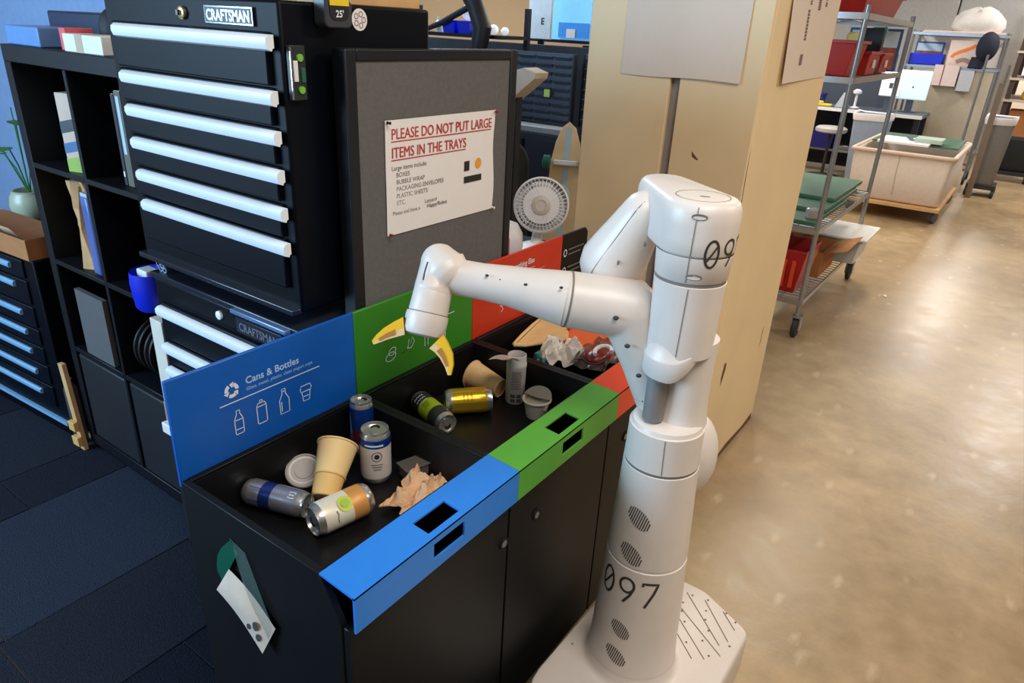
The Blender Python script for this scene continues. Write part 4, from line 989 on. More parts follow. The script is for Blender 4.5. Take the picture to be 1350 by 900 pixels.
cell(.456, .80, 1.30, 1.632, .0755, .425, 'storage_box', mat('box_black', (15, 17, 22), .6), 'black fabric storage box in the bottom cell by the chest', 'box', bevel=.006)
cell(.456, .80, 1.66, 1.985, .0755, .425, 'storage_box', mat('box_black', (15, 17, 22), .6), 'black fabric storage box in the bottom cell behind wooden stick', 'box', bevel=.006)
# between bookcase and chest
t = thing('blue_helmet_bin', 'royal blue plastic bin with white contents beside the lower cabinet', 'bin', (.42, 1.32, .79))
MB().rings([[(.44+.055*k*math.cos(a), 1.325+.06*k*math.sin(a), z) for a in [2*math.pi*i/24 for i in range(24)]] for z, k in ((.79, .82), (.80, .95), (.87, 1.05), (.905, 1.0), (.90, .9), (.82, .8))]).build('bin', blue_pl, t, angle=50)
box(.41, .45, 1.29, 1.345, .86, .915).build('white_box', white_pl, t, bevel=.004); box(.40, .42, 1.285, 1.305, .83, .855).build('red_cap', mat('rust_cap', (150, 70, 50), .5), t, bevel=.002)
single(box(.378, .438, 1.145, 1.25, 0, .4295), 'black_pedestal', mat('box_black', (15, 17, 22), .6), 'narrow black pedestal box beside the lower tool cabinet', 'box', bevel=.003)
single(box(.375, .43, 1.185, 1.245, .5305, .80), 'white_carton', mat('carton_white', (222, 212, 196), .6), 'small white carton beside the blue bin', 'box', bevel=.002)
single(box(.372, .44, 1.175, 1.245, .466, .53), 'paper_tray', mat('tan_tray', (168, 140, 112), .6), 'tan card tray low beside the lower cabinet', 'tray', bevel=.002)
single(box(.355, .44, 1.15, 1.245, .43, .465), 'white_tray', white_pl, 'small white plastic tray beside the lower cabinet drawers', 'tray', bevel=.004)
# clutter on top of the bookcase
TZ = 1.4785
single(box(.47, .66, 1.80, 2.02, TZ, TZ+.055), 'blue_lit_case', mat('case_blue_lit', (96, 140, 196), .4), 'flat case coloured by blue light on top of the bookcase', 'case', bevel=.004)  # blue light on the box is put into its colour
single(box(.48, .56, 1.655, 1.69, TZ, TZ+.06), 'pink_box', mat('pink_red', (226, 92, 100), .5), 'small red pink box on top of the bookcase', 'box', bevel=.002)
t = thing('white_box', 'long white box with brown tape on top of the bookcase', 'box', (.5, 1.52, TZ))
box(.465, .55, 1.425, 1.64, TZ, TZ+.047).build('carton', white_pl, t, bevel=.002); box(.4643, .551, 1.53, 1.57, TZ, TZ+.0477).build('tape_strip', mat('tan_tape', (190, 168, 140), .5), t)
t = thing('black_pouch', 'rounded black pouch resting behind the long white box', 'pouch', (.60, 1.60, TZ))
MB().ball((.60, 1.60, TZ+.06), .045, .05, .060).build('pouch', mat('pouch_black', (18, 18, 22), .7), t)
MB().tube([(.60, 1.57, TZ+.115), (.60, 1.60, TZ+.135), (.60, 1.63, TZ+.115)], .005, 8).build('pouch_loop', mat('pouch_black', (18, 18, 22), .7), t)
single(box(.60, .80, 1.66, 2.02, TZ, TZ+.10), 'navy_case', mat('case_navy', (28, 44, 70), .4), 'dark navy case behind the blue lit one on the bookcase', 'case', bevel=.006)
single(box(.68, .82, 1.40, 1.60, TZ, TZ+.105), 'brown_carton', card_b, 'brown carton at the back of the bookcase top', 'box', bevel=.002)
# leaning stick
t = thing('wooden_stick', 'pale wooden stick with two small blocks leaning by the bookcase', 'stick', (.43, 2.03, 0))
p0, p1 = Vector((.423, 2.035, .012)), Vector((.423, 2.065, .375)); M = frame(p0, p1, (1, 0, 0))
MB().box(-.008, .008, -.017, .017, -.005, .36, M=M).build('stick', wood_l, t, bevel=.001)
for z in (.02, .085): MB().box(-.026, -.008, -.024, .024, z, z+.038, M=M).build('block', mat('honey_wood', (214, 164, 96), .6), t, bevel=.002)
t = thing('clear_bottle', 'dull clear plastic sheet roll behind wooden stick on the floor', 'roll', (.44, 2.09, 0))
MB().lathe([(.022, 0), (.024, .01), (.024, .24), (.012, .26), (.012, .28)], 20, M=Matrix.Translation((.445, 2.10, .006))).build('roll', mat('roll_grey', (70, 64, 60), .4), t)

# left low tool cabinet (turned a little)
lc = thing('low_tool_cabinet', 'low black tool cabinet with blue lit handles, cardboard box on top', 'tool chest', (.43, 2.15, 0))
ML = Matrix.Translation((.44, 2.155, 0)) @ Matrix.Rotation(R(4), 4, 'Z')
MB().box(0, .5, 0, .70, 0, .745, M=ML).build('body', chest_m, lc, bevel=.006)
for (z0, z1, h) in ((.665, .735, .715), (.56, .655, .64), (.465, .55, .525), (.39, .455, .442), (.31, .38, .36), (.22, .30, .27), (.12, .21, .182)):
    d = MB().box(-.008, .02, .07, .66, z0, z1, M=ML).build('drawer', chest_in, lc, bevel=.003)
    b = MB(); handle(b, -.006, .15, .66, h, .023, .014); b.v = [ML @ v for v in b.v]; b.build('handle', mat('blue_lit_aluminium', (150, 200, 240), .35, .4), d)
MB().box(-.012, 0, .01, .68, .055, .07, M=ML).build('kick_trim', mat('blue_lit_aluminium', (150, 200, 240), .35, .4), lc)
t = thing('open_carton', 'brown open cardboard box with symbols on the low tool cabinet', 'box', (.55, 2.45, .745))
MB().box(-.01, .16, .0, .50, .7455, .825, M=ML).build('carton', card_b, t, bevel=.002)
MB().box(-.03, .0, .02, .50, .865, .93, M=ML).build('carton_rim', mat('tan_carton_rim', (190, 150, 116), .8), t, bevel=.002) if 0 else MB().add([ML @ Vector(p) for p in ((-.012, .0, .828), (-.012, .50, .828), (-.05, .50, .878), (-.05, .0, .878))], [(0, 1, 2, 3)]).build('carton_flap', mat('tan_carton_rim', (200, 166, 138), .8), t, solid=.003)
b = MB()
for i in range(4): b.add([ML @ Vector(p) for p in ((-.033, .10+i*.05, .844), (-.033, .125+i*.05, .844), (-.042, .125+i*.05, .861), (-.042, .10+i*.05, .861))], [(0, 1, 2, 3)])
for q in range(len(b.v)): b.v[q] = b.v[q]+Vector((-.004, 0, -.001))
b.build('symbol_print', ink_k, t, fixn=False)
t = thing('potted_plant', 'small potted plant in a white green rimmed pot left of bookcase', 'plant', (.70, 2.74, .7465))
MB().lathe([(.05, 0), (.075, .02), (.085, .06), (.078, .10), (.068, .115), (.07, .125), (.06, .125), (.058, .10), (.0005, .10)], 32, M=Matrix.Translation((.70, 2.74, .7465))).build('pot', mat('pot_glaze', (170, 176, 150), .35), t, angle=60)
MB().lathe([(.0585, .098), (.0005, .104)], 20, M=Matrix.Translation((.70, 2.74, .7465)), cap0=False).build('soil', mat('soil', (50, 38, 30), .9), t)
leafm = mat('leaf_green', (60, 120, 50), .5)
for i, (dx, dy, dz) in enumerate(((-.07, -.08, .22), (-.02, .12, .16), (.06, .02, .27), (-.10, .05, .30), (-.05, -.15, .33), (.0, .0, .36))):
    s = Vector((.70, 2.74, .845)); e = s+Vector((dx, dy, dz))
    MB().tube([s, s.lerp(e, .5)+Vector((0, 0, .03)), e], .003, 6).build('stem', leafm, t)
    ud = Vector((dx, dy, .02)).normalized(); sd = ud.cross(Vector((0, 0, 1))).normalized()
    MB().sheet(lambda u, v: e+ud*(.07*u)+sd*((v-.5)*.06*math.sin(math.pi*min(.98, max(.02, u)))) - Vector((0, 0, .02*u*u)), 6, 4).build('leaf', leafm, t, solid=.001, fixn=False)
single(box(1.03, 1.07, 2.1, 5.6, 0, 1.75), 'blue_grey_backdrop', mat('backdrop_blue_light', (120, 146, 184), .7), 'added blue grey backdrop behind the potted plant', 'screen', bevel=.004)  # added backdrop, the bluish light on this side put into its colour

# ================================================================ BEHIND THE STATION
BENCH = thing('side_table', 'small black table behind red cabinet holding the fan', 'table', (1.38, .78, 0))
box(1.10, 1.66, .56, 1.05, .84, .865).build('table_top', fr, BENCH, bevel=.002)
for x in (1.13, 1.63):
    for y in (.59, 1.02): box(x-.015, x+.015, y-.015, y+.015, 0, .84).build('leg', fr, BENCH)
fan = thing('desk_fan', 'small white desk fan with round cage behind the red sign', 'fan', (1.52, .70, .865))
fc = Vector((1.515, .68, 1.035)); fa_ = Vector((-.80, -.50, .22)).normalized(); MF = frame(fc, fc+fa_, (0, 0, 1))
b = MB(); b.lathe([(.094, -.02), (.098, -.012), (.098, .002), (.092, .008), (.088, .0), (.088, -.018)], 48, M=MF, cap0=False, cap1=False); b.build('cage_rim', white_pl, fan)
for k in range(40):
    a = 2*math.pi*k/40; c, s = math.cos(a), math.sin(a)
    MB().tube([MF @ Vector((.03*c, .03*s, .020)), MF @ Vector((.065*c, .065*s, .016)), MF @ Vector((.091*c, .091*s, .004))], .0016, 4).build('cage_wire', white_pl, fan)
for r_ in (.052, .074): MB().tube([MF @ Vector((r_*math.cos(a), r_*math.sin(a), .017 if r_ < .06 else .012)) for a in [2*math.pi*i/32 for i in range(33)]], .0015, 4, cap=False).build('cage_ring', white_pl, fan)
MB().lathe([(.030, .0195), (.064, .0172), (.064, .0150), (.030, .0170)], 40, M=MF, cap0=False, cap1=False).build('cage_disc', white_pl, fan)
MB().lathe([(.034, .016), (.034, .022), (.030, .025), (.018, .026), (.016, .023)], 32, M=MF).build('hub_badge', mat('fan_badge', (206, 196, 182), .5), fan)
MB().lathe([(.088, -.03), (.089, -.018)], 32, M=MF).build('back_plate', mat('fan_back', (205, 206, 210), .6), fan)
for k in range(3):
    a = 2*math.pi*k/3; MB().sheet(lambda u, v: MF @ Vector(((.015+.068*u)*math.cos(a+.9*(v-.5)), (.015+.068*u)*math.sin(a+.9*(v-.5)), -.004+.014*(v-.5))), 4, 4).build('blade', mat('fan_blade', (226, 228, 230), .4), fan, solid=.0012, fixn=False)
MB().tube([fc-fa_*.03, fc-fa_*.05+Vector((0, 0, -.05)), Vector((fc.x+.01, fc.y+.02, .885))], [.02, .018, .02], 12).build('neck', white_pl, fan)
MB().lathe([(.07, 0), (.07, .012), (.05, .022), (.022, .03)], 32, M=Matrix.Translation((fc.x+.01, fc.y+.02, .866))).build('stand_base', white_pl, fan)
t = thing('pink_bottle', 'tall pink bottle with clear cap between notice panel and fan', 'bottle', (1.27, .66, .866))
MB().lathe([(.02, 0), (.024, .004), (.024, .10), (.014, .125), (.014, .14)], 24, M=Matrix.Translation((1.265, .66, .866))).build('bottle', mat('pink_pl', (196, 120, 132), .4), t, angle=50)
MB().lathe([(.016, .14), (.016, .165), (.012, .168)], 20, M=Matrix.Translation((1.265, .66, .866))).build('cap', white_pl, t)
single(MB().rings([[(1.355+.085*k*math.cos(a), .735+.075*k*math.sin(a)+.008*math.sin(5*a), z) for a in [2*math.pi*i/22 for i in range(22)]] for z, k in ((.866, .9), (.90, 1.05), (.95, 1.0), (.985, .75), (1.0, .3))]), 'white_bag', mat('bag_white', (226, 222, 224), .5), 'white plastic bag heaped beneath the desk fan', 'bag', angle=60)
single(MB().rings([[(1.215+.035*math.cos(a), .80+.035*math.sin(a), z) for a in [2*math.pi*i/14 for i in range(14)]] for z in (.866, .95)]), 'black_mug', mat('mug_black', (24, 24, 28), .3), 'short black mug beside the pink bottle', 'mug')
# longboard leaning on the racks
sk = thing('longboard', 'wooden longboard with blue stripe and green wheels standing on end', 'skateboard', (2.68, 1.28, 0))
pT = Vector((2.56, 1.215, 1.185)); pB = Vector((2.33, 1.10, .012)); Mk = frame(pB, pT, (-.45, .9, 0))
Lk = (pT-pB).length
ol = [(-.045, 0), (.045, 0), (.082, .06), (.09, .2), (.088, .45), (.078, Lk-.2), (.06, Lk-.1), (.035, Lk-.03), (0, Lk), (-.035, Lk-.03), (-.06, Lk-.1), (-.078, Lk-.2), (-.088, .45), (-.09, .2), (-.082, .06)]
Mk2 = Mk @ Matrix(((1, 0, 0, 0), (0, 0, -1, 0), (0, 1, 0, 0), (0, 0, 0, 1)))
dk = MB().prism(ol, -.006, .006, M=Mk2).build('deck', mat('maple_deck', (226, 190, 146), .5, noise=.12, nscale=12), sk, bevel=.002)
vn = (Mk2 @ Vector((0, 0, 1)))-(Mk2 @ Vector((0, 0, 0))); sgn = 1 if vn.dot(CAM-pT) > 0 else -1
MB().prism([(-.014, .05), (.014, .05), (.014, Lk-.03), (-.014, Lk-.03)], .006*sgn, .0068*sgn, M=Mk2).build('stripe', mat('pale_blue_stripe', (176, 196, 212), .5), dk)
MB().prism([(.035*math.cos(a), Lk-.36+.055*math.sin(a)) for a in [2*math.pi*i/20 for i in range(20)]], .0068*sgn, .0078*sgn, M=Mk2).build('emblem', mat('emblem_pale', (206, 216, 222), .5), dk)
b = MB()
for q in (-.02, 0, .02): b.ribbon([Mk2 @ Vector((-.012+.006*k, Lk-.36+q+.008*(k % 2), .0084*sgn)) for k in range(5)], .005, vn*sgn)
b.build('emblem_print', mat('emblem_ink', (70, 110, 150), .5), dk, fixn=False)
for zz in (Lk-.20, .12):
    MB().box(-.06, .06, zz-.012, zz+.012, min(.006*sgn, .05*sgn), max(.006*sgn, .05*sgn), M=Mk2).build('truck', white_pl, sk, bevel=.004)
    for s in (-1, 1):
        c = Mk2 @ Vector((s*.072, zz, .05*sgn)); e = Mk2 @ Vector((s*.112, zz, .05*sgn))
        MB().lathe([(.015, 0), (.033, .006), (.033, .036), (.015, .042)], 20, M=frame(c, e)).build('wheel', mat('green_urethane', (30, 92, 76), .4), sk)
# black louvred bin-rail racks
def rack(name, label, x, y0, y1, z0, z1, rows, cols, foot=0):
    t = thing(name, label, 'rack', (x, (y0+y1)/2, 0))
    box(x, x+.02, y0, y1, z0, z1).build('back_sheet', dkgrey, t)
    box(x-.005, x+.03, y0-.012, y0, foot, z1).build('upright', fr, t); box(x-.005, x+.03, y1, y1+.012, foot, z1).build('upright', fr, t)
    w_ = (y1-y0)/cols; h_ = (z1-z0)/rows; proto = None
    for i in range(rows):
        for j in range(cols):
            yc = y0+w_*(j+.5); zc = z0+h_*(i+.5)
            if proto is None:
                b = MB(); b.add([(x-.001, yc-w_*.42, zc-h_*.35), (x-.001, yc+w_*.42, zc-h_*.35), (x-.026, yc+w_*.42, zc+.1*h_), (x-.026, yc-w_*.42, zc+.1*h_), (x-.001, yc+w_*.42, zc+.12*h_), (x-.001, yc-w_*.42, zc+.12*h_)],
                      [(0, 1, 2, 3), (3, 2, 4, 5), (0, 3, 5), (1, 4, 2)]); proto = b.build('louver', dkgrey, t, angle=20); base_ = (yc, zc)
            else:
                c = proto.copy(); COL.objects.link(c); c.parent = t; c.location = (0, yc-base_[0], zc-base_[1])
    return t
rack('louvre_rack', 'black louvred bin rack standing behind the longboard', 3.02, 1.50, 1.98, 1.10, 1.475, 9, 4, 1.0655)
rack('louvre_rack', 'second black louvred rack half hidden by the column edge', 3.36, 1.06, 1.62, .20, 1.47, 22, 5)
single(box(2.83, 2.95, 1.43, 1.80, 1.0655, 1.10), 'grey_keyboard', grey_pl, 'grey slab resting below the black louvred rack', 'tray', bevel=.005)
single(box(2.985, 2.993, 1.62, 1.655, 1.245, 1.285), 'lime_tag', mat('lime_tag', (190, 220, 110), .5), 'small lime tag on the black louvred rack', 'tag')
# white box poking out behind the panel
t = thing('bracket_shelf', 'pale wedge shaped shelf end sticking out behind the grey panel', 'shelf', (2.11, 1.22, 0))
MB().prism([(1.25, 1.42), (1.16, 1.445), (1.10, 1.428), (1.105, 1.405), (1.25, 1.29)], 2.06, 2.16, M=Matrix(((0, 0, 1, 0), (1, 0, 0, 0), (0, 1, 0, 0), (0, 0, 0, 1)))).build('wedge', mat('pale_wood_white', (206, 184, 164), .6), t, bevel=.002)
box(2.09, 2.13, 1.21, 1.25, 0, 1.32).build('post', fr, t)
# office chair back
ch = thing('office_chair', 'black office chair back behind the desk fan', 'chair', (2.27, 1.6, 0))
b = MB()
Mc_ = Matrix.Translation((2.24, 1.42, 0)) @ Matrix.Rotation(R(78), 4, 'Z')
pl = rounded([(-.22, .52), (.22, .52), (.20, 1.10), (-.20, 1.10)], [.06, .06, .14, .14], 6)
MB().prism([(x, y) for x, y in pl], -.03, .03, M=Mc_ @ Matrix(((0, 0, 1, 0), (1, 0, 0, 0), (0, 1, 0, 0), (0, 0, 0, 1)))).build('backrest', mat('chair_black', (18, 20, 24), .8), ch, bevel=.02)
MB().box(.03, .46, -.22, .22, .44, .50, M=Mc_).build('seat', mat('chair_black', (18, 20, 24), .8), ch, bevel=.02)
MB().box(.0, .08, -.03, .03, .40, .60, M=Mc_).build('back_stem', rubber, ch); MB().lathe([(.03, .08), (.03, .44)], 16, M=Mc_ @ Matrix.Translation((.24, 0, 0))).build('gas_post', rubber, ch)
for k in range(5):
    a = 2*math.pi*k/5; e = Mc_ @ Vector((.24+.28*math.cos(a), .28*math.sin(a), .07))
    MB().tube([Mc_ @ Vector((.24, 0, .09)), e], [.025, .015], 8).build('base_arm', rubber, ch)
    MB().lathe([(.012, -.02), (.028, -.016), (.028, .016), (.012, .02)], 14, M=frame(e-Vector((0, 0, .04)), e-Vector((0, 0, .04))+Vector((math.sin(a), math.cos(a), 0)))).build('caster', rubber, ch)
single(box(2.86, 2.98, 1.40, 1.60, .4405, .58), 'blue_parts_bin', blue_dk, 'dark blue parts bin on bench shelf beside the longboard', 'bin', bevel=.006)
wbk = thing('work_bench', 'dark work bench carrying parts bins behind the grey panel', 'bench', (2.8, 2.2, 0))
box(2.80, 3.30, 1.36, 2.66, 1.03, 1.065).build('bench_top', fr, wbk); box(2.84, 3.26, 1.40, 2.62, .42, .44).build('low_shelf', fr, wbk)
for x in (2.84, 3.26):
    for y in (1.385, 2.62): box(x-.02, x+.02, y-.02, y+.02, 0, 1.03).build('leg', fr, wbk)
# high shelf with bright blue items
single(box(3.60, 3.63, 1.62, 3.6, 0, 1.50), 'dark_backdrop', mat('backdrop_dark', (34, 40, 52), .7), 'added dark backdrop behind the louvred racks', 'screen', bevel=.004)  # dark sheet added to fill the gloom behind bench and racks
hs = thing('high_shelf', 'black shelf above the louvred racks holding blue bins', 'shelf', (3.3, 2.4, 0))
box(3.05, 3.32, 2.02, 2.95, 1.525, 1.545).build('shelf_board', fr, hs)
for y in (2.04, 2.93): box(3.33, 3.36, y-.015, y+.015, 0, 1.7).build('upright', fr, hs)
b = MB()
for i, (x, y) in enumerate(((3.10, 2.42), (3.10, 2.30), (3.2, 2.36))):
    bb = MB(); bb.rings([[(x+sx, y+sy, 1.546+z) for sx, sy in ((-.06*k, -.05*k), (.06*k, -.05*k), (.06*k, .05*k), (-.06*k, .05*k))] for z, k in ((0, .85), (.07, 1), (.07, .92), (.01, .8))])
    single(bb, 'blue_bin', mat('bright_blue', (10, 40, 230), .35), ('bright blue bin on the high shelf, outer one', 'bright blue bin on the high shelf, one by the arm', 'bright blue bin at the rear of the high shelf')[i], 'bin')  # plain saturated blue, no emission
for i, (x, y, r_, h_) in enumerate(((3.08, 2.53, .02, .09), (3.08, 2.475, .018, .06))):
    single(MB().lathe([(r_, 0), (r_, h_*.6), (r_*.4, h_*.75), (r_*.4, h_)], 16, M=Matrix.Translation((x, y, 1.546))), 'white_bottle', white_pl, ('small white bottle on the high shelf', 'shorter white bottle on the high shelf')[i], 'bottle', angle=40)
for i, (x, y, z, r_) in enumerate(((3.12, 2.20, 1.5735, .028), (3.12, 2.13, 1.5755, .03), (3.14, 2.06, 1.5695, .024), (3.1, 2.30, 1.665, .05))):
    single(MB().ball((x, y, z), r_, r_, r_*.95), 'milky_ball', mat('milky', (236, 246, 255), .3, emit=.5), 'milky white ball on the high shelf, number %s from column' % ('two', 'one', 'zero', 'three')[i] if 0 else ('milky ball beside the monitor arm', 'larger milky ball beside the monitor arm', 'small milky ball near the column', 'big milky ball above the blue bins')[i], 'ball')  # milky balls given a faint emission
ma = thing('gooseneck_lamp', 'black curved lamp arm rising behind the notice panel', 'lamp', (2.95, 2.15, 1.1))
MB().tube([(3.0, 2.16, 1.066), (3.0, 2.15, 1.45), (3.0, 2.12, 1.58), (3.0, 2.18, 1.70), (3.0, 2.32, 1.86)], [.05, .05, .055, .05, .04], 14).build('arm', mat('arm_black', (12, 16, 26), .5), ma)
MB().tube([(3.02, 2.22, 1.70), (3.02, 2.45, 1.60), (3.02, 2.62, 1.545)], [.02, .018, .012], 10).build('brace', mat('arm_black', (12, 16, 26), .5), ma)
mon = thing('monitor', 'pale blue lit monitor above the louvred racks', 'monitor', (3.9, 1.95, 1.5))
box(4.0, 4.03, 1.78, 2.46, 1.53, 1.86).build('screen', mat('screen_glow', (120, 185, 235), .3, emit=.55), mon); box(3.99, 4.035, 1.76, 2.48, 1.51, 1.53).build('bezel', fr, mon)
box(3.985, 3.998, 1.98, 2.22, 1.545, 1.64).build('window_panel', mat('screen_blue', (60, 130, 205), .4, emit=.35), mon); box(3.978, 3.986, 2.08, 2.15, 1.545, 1.60).build('window_icon', white_pl, mon)
box(4.03, 4.07, 1.96, 2.04, .86, 1.5).build('stand', fr, mon)
db2 = thing('far_bench', 'dark bench under the lit monitor by the back racks', 'bench', (4.1, 2.2, 0))
box(3.75, 4.5, 1.5, 2.9, .82, .86).build('bench_top', fr, db2)
for x in (3.8, 4.45):
    for y in (1.55, 2.85): box(x-.02, x+.02, y-.02, y+.02, 0, .82).build('leg', fr, db2)
wpn = thing('lettered_board', 'white board with black letter E beside the lit monitor', 'board', (3.68, 2.17, 0))
box(3.67, 3.69, 2.08, 2.26, 1.53, 1.80).build('board', mat('bright_white_board', (226, 236, 244), .5), wpn, bevel=.004); box(3.69, 3.71, 2.15, 2.19, 0, 1.6).build('support', fr, wpn)
text_mb('E', .055, (3.669, 2.16, 1.62), (0, -1, 0), (0, 0, 1), .001).build('lettering', ink_k, wpn, fixn=False)
pole = thing('black_post', 'black steel post rising behind the tool chest', 'post', (1.05, .93, 0))
box(1.03, 1.07, .91, .95, 0, 2.2).build('post', fr, pole)

# ================================================================ AISLE: WIRE SHELF CART
cart = thing('wire_shelf_cart', 'wheeled chrome wire cart with green boards and red bins beside column', 'cart', (4.3, .45, 0))
cx0, cx1, cy0, cy1 = 3.56, 4.98, .17, .72
for x in (cx0, cx1):
    for y in (cy0, cy1):
        MB().tube([(x, y, .13), (x, y, 1.78)], .0145, 12).build('post', wire, cart)
        c = Vector((x, y, 0)); 
        q = MB().lathe([(.02, -.016), (.058, -.014), (.064, -.006), (.064, .006), (.058, .014), (.02, .016)], 24, M=frame((x+.02, y, .064), (x+.02, y+1, .064))).build('caster', rubber, cart)
        MB().box(x-.005, x+.045, y-.026, y-.018, .05, .135).box(x-.005, x+.045, y+.018, y+.026, .05, .135).box(x-.02, x+.045, y-.026, y+.026, .128, .138).build('caster_fork', wire, q)
def wshelf(z, n=26):
    b = MB(); b.box(cx0-.015, cx1+.015, cy0-.012, cy0-.004, z-.03, z).box(cx0-.015, cx1+.015, cy1+.004, cy1+.012, z-.03, z).box(cx0-.015, cx0-.007, cy0-.004, cy1+.004, z-.03, z).box(cx1+.007, cx1+.015, cy0-.004, cy1+.004, z-.03, z)
    s = b.build('shelf', wire, cart)
    b = MB()
    for i in range(n): x = cx0+(cx1-cx0)*(i+.5)/n; b.tube([(x, cy0, z-.004), (x, cy1, z-.004)], .003, 4)
    for y in (cy0+.12, cy1-.12, (cy0+cy1)/2): b.tube([(cx0, y, z-.01), (cx1, y, z-.01)], .004, 4)
    o = b.build('shelf_mesh', wire, s); o['kind'] = 'stuff'
for z in (1.745, 1.445, .655, .235): wshelf(z)
def binbox(c, sx, sy, h, m, label, nm='storage_bin', cat='bin', group=None, tag_=False, taper=.88, rz=0):
    t = thing(nm, label, cat, c, group); M = rotz(c, rz)
    rs = [[(a*sx/2*k, b_*sy/2*k, z) for a, b_ in ((-1, -1), (1, -1), (1, 1), (-1, 1))] for z, k in ((0, taper), (h, 1), (h, .94), (.006, taper*.94))]
    MB().rings(rs, M=M).build('bin_body', m, t, bevel=.004)
    MB().rings([[(a*sx/2*k, b_*sy/2*k, z) for a, b_ in ((-1, -1), (1, -1), (1, 1), (-1, 1))] for z, k in ((h-.015, 1.0), (h-.013, 1.05), (h, 1.05), (h+.002, 1.0))], M=M, cap0=False, cap1=False).build('bin_rim', m, t)
    if tag_: MB().box(-.02, .02, -sy/2-.003, -sy/2+.004, h*.3, h*.65, M=M).build('tag_label', paper, t)
    return t
binbox((4.15, .42, 1.747), 1.0, .45, .12, red_pl, 'large red tray on the top shelf of the wire cart', 'red_tray')
binbox((3.74, .44, 1.447), .28, .50, .17, red_pl, 'deep red bin on second cart shelf, next to the column', 'red_bin')
binbox((4.10, .29, 1.447), .30, .22, .12, red_pl, 'red bin with white tag, middle of second cart shelf', 'red_bin', tag_=True)
binbox((4.54, .30, 1.447), .28, .22, .11, red_pl, 'red bin with white tag, by the rear cart post', 'red_bin', tag_=True)
# items standing behind those bins
single(box(4.30, 4.36, .10+.10, .32, 1.447, 1.69), 'black_case', mat('case_black', (12, 12, 16), .5), 'tall black case standing between the red cart bins', 'case', bevel=.004)
single(box(4.04, 4.12, .27, .33, 1.4545, 1.63), 'navy_bottle', blue_dk, 'navy blue container standing in the red cart bin', 'container', bevel=.012)
single(box(3.83, 3.87, .22, .30, 1.455, 1.66), 'yellow_bag', mat('pale_yellow', (232, 216, 120), .6), 'pale yellow packet standing in the deep red bin', 'packet', bevel=.015)
single(box(3.98, 4.0, .43, .71, 1.447, 1.72), 'whiteboard', mat('pale_cyan', (214, 236, 240), .4), 'pale white board standing upright behind the deep red bin', 'board', bevel=.003)
t = thing('poster_board', 'framed picture board in reds standing on the second cart shelf', 'picture', (4.83, .32, 1.447))
box(4.84, 4.86, .185, .50, 1.447, 1.70).build('frame', mat('frame_blue', (60, 100, 150), .5), t)
box(4.836, 4.841, .20, .485, 1.59, 1.685).build('picture_sky', mat('pale_sky', (200, 226, 240), .5), t); box(4.835, 4.841, .20, .485, 1.46, 1.59).build('picture_ground', mat('rust_rock', (160, 90, 74), .6, noise=.4, nscale=30), t)
single(box(4.42, 4.47, .22, .28, 1.447, 1.70).box(4.41, 4.48, .21, .29, 1.66, 1.70), 'teal_capped_bottle', mat('teal_pl', (60, 190, 170), .5), 'teal bottle beside the tall black case', 'bottle', bevel=.01)
single(MB().lathe([(.012, 0), (.03, .02), (.012, .05)], 12, M=Matrix.Translation((4.25, .55, 1.62))) if 0 else box(4.20, 4.28, .60, .64, 1.66, 1.70), 'teal_cap', mat('teal_pl', (60, 190, 170), .5), 'small teal cap above the picture board', 'cap', bevel=.01) if 0 else None
# green boards on the working shelf
for i, (z, xa, xb) in enumerate(((.657, 3.60, 4.40), (.682, 3.86, 4.75), (.707, 4.12, 4.94))):
    single(box(xa, xb, .20+.01*i, .70, z, z+.024), 'green_board', grn_bd, ('green board lowest of the pile on the wire cart', 'green board in the middle of the cart pile', 'uppermost green board on the wire cart')[i], 'board', bevel=.004)
t = thing('clear_jar', 'clear jar of red and white bits on the green boards', 'jar', (3.70, .24, .682))
MB().lathe([(.035, 0), (.04, .005), (.04, .05), (.03, .056)], 24, M=Matrix.Translation((3.70, .24, .682))).build('jar', mat('jar_clear', (190, 190, 190), .15, alpha=.6), t)
box(3.68, 3.72, .22, .26, .69, .715).build('red_bits', red_pl, t)
# bottom shelf: red crate, brown carton, white lidded box
t = thing('red_crate', 'red crate with orange ribbed side on the bottom cart shelf', 'crate', (3.78, .42, .237))
MB().rings([[(3.78+a*.17*k, .40+b_*.2*k, z) for a, b_ in ((-1, -1), (1, -1), (1, 1), (-1, 1))] for z, k in ((.237, .8), (.50, 1), (.50, .94), (.245, .76))]).build('crate_body', red_pl, t, bevel=.004)
for i in range(6): box(3.60+.0, 3.617, .25+i*.05, .27+i*.05, .28, .44).build('crate_rib', mat('orange_rib', (232, 70, 40), .5), t)
t = thing('brown_carton', 'open brown cardboard carton on the bottom cart shelf', 'box', (4.2, .36, .237))
MB().rings([[(4.25+a*.2*k, .36+b_*.16*k, z) for a, b_ in ((-1, -1), (1, -1), (1, 1), (-1, 1))] for z, k in ((.237, .97), (.40, 1), (.40, .97), (.245, .95))]).build('carton', card_b, t)
MB().add([(4.05, .20, .40), (4.45, .20, .40), (4.47, .06, .45), (4.03, .06, .45)], [(0, 1, 2, 3)]).build('carton_flap', mat('tan_flap', (200, 140, 86), .8), t, solid=.004)
t = binbox((4.72, .30, .237), .40, .46, .17, mat('clear_tub', (196, 200, 204), .35), 'translucent tub with white lid at the rear of the bottom cart shelf', 'lidded_tub')
MB().box(4.47, 4.955, .03, .57, .410, .428).build('tub_lid', white_pl, t, bevel=.006)

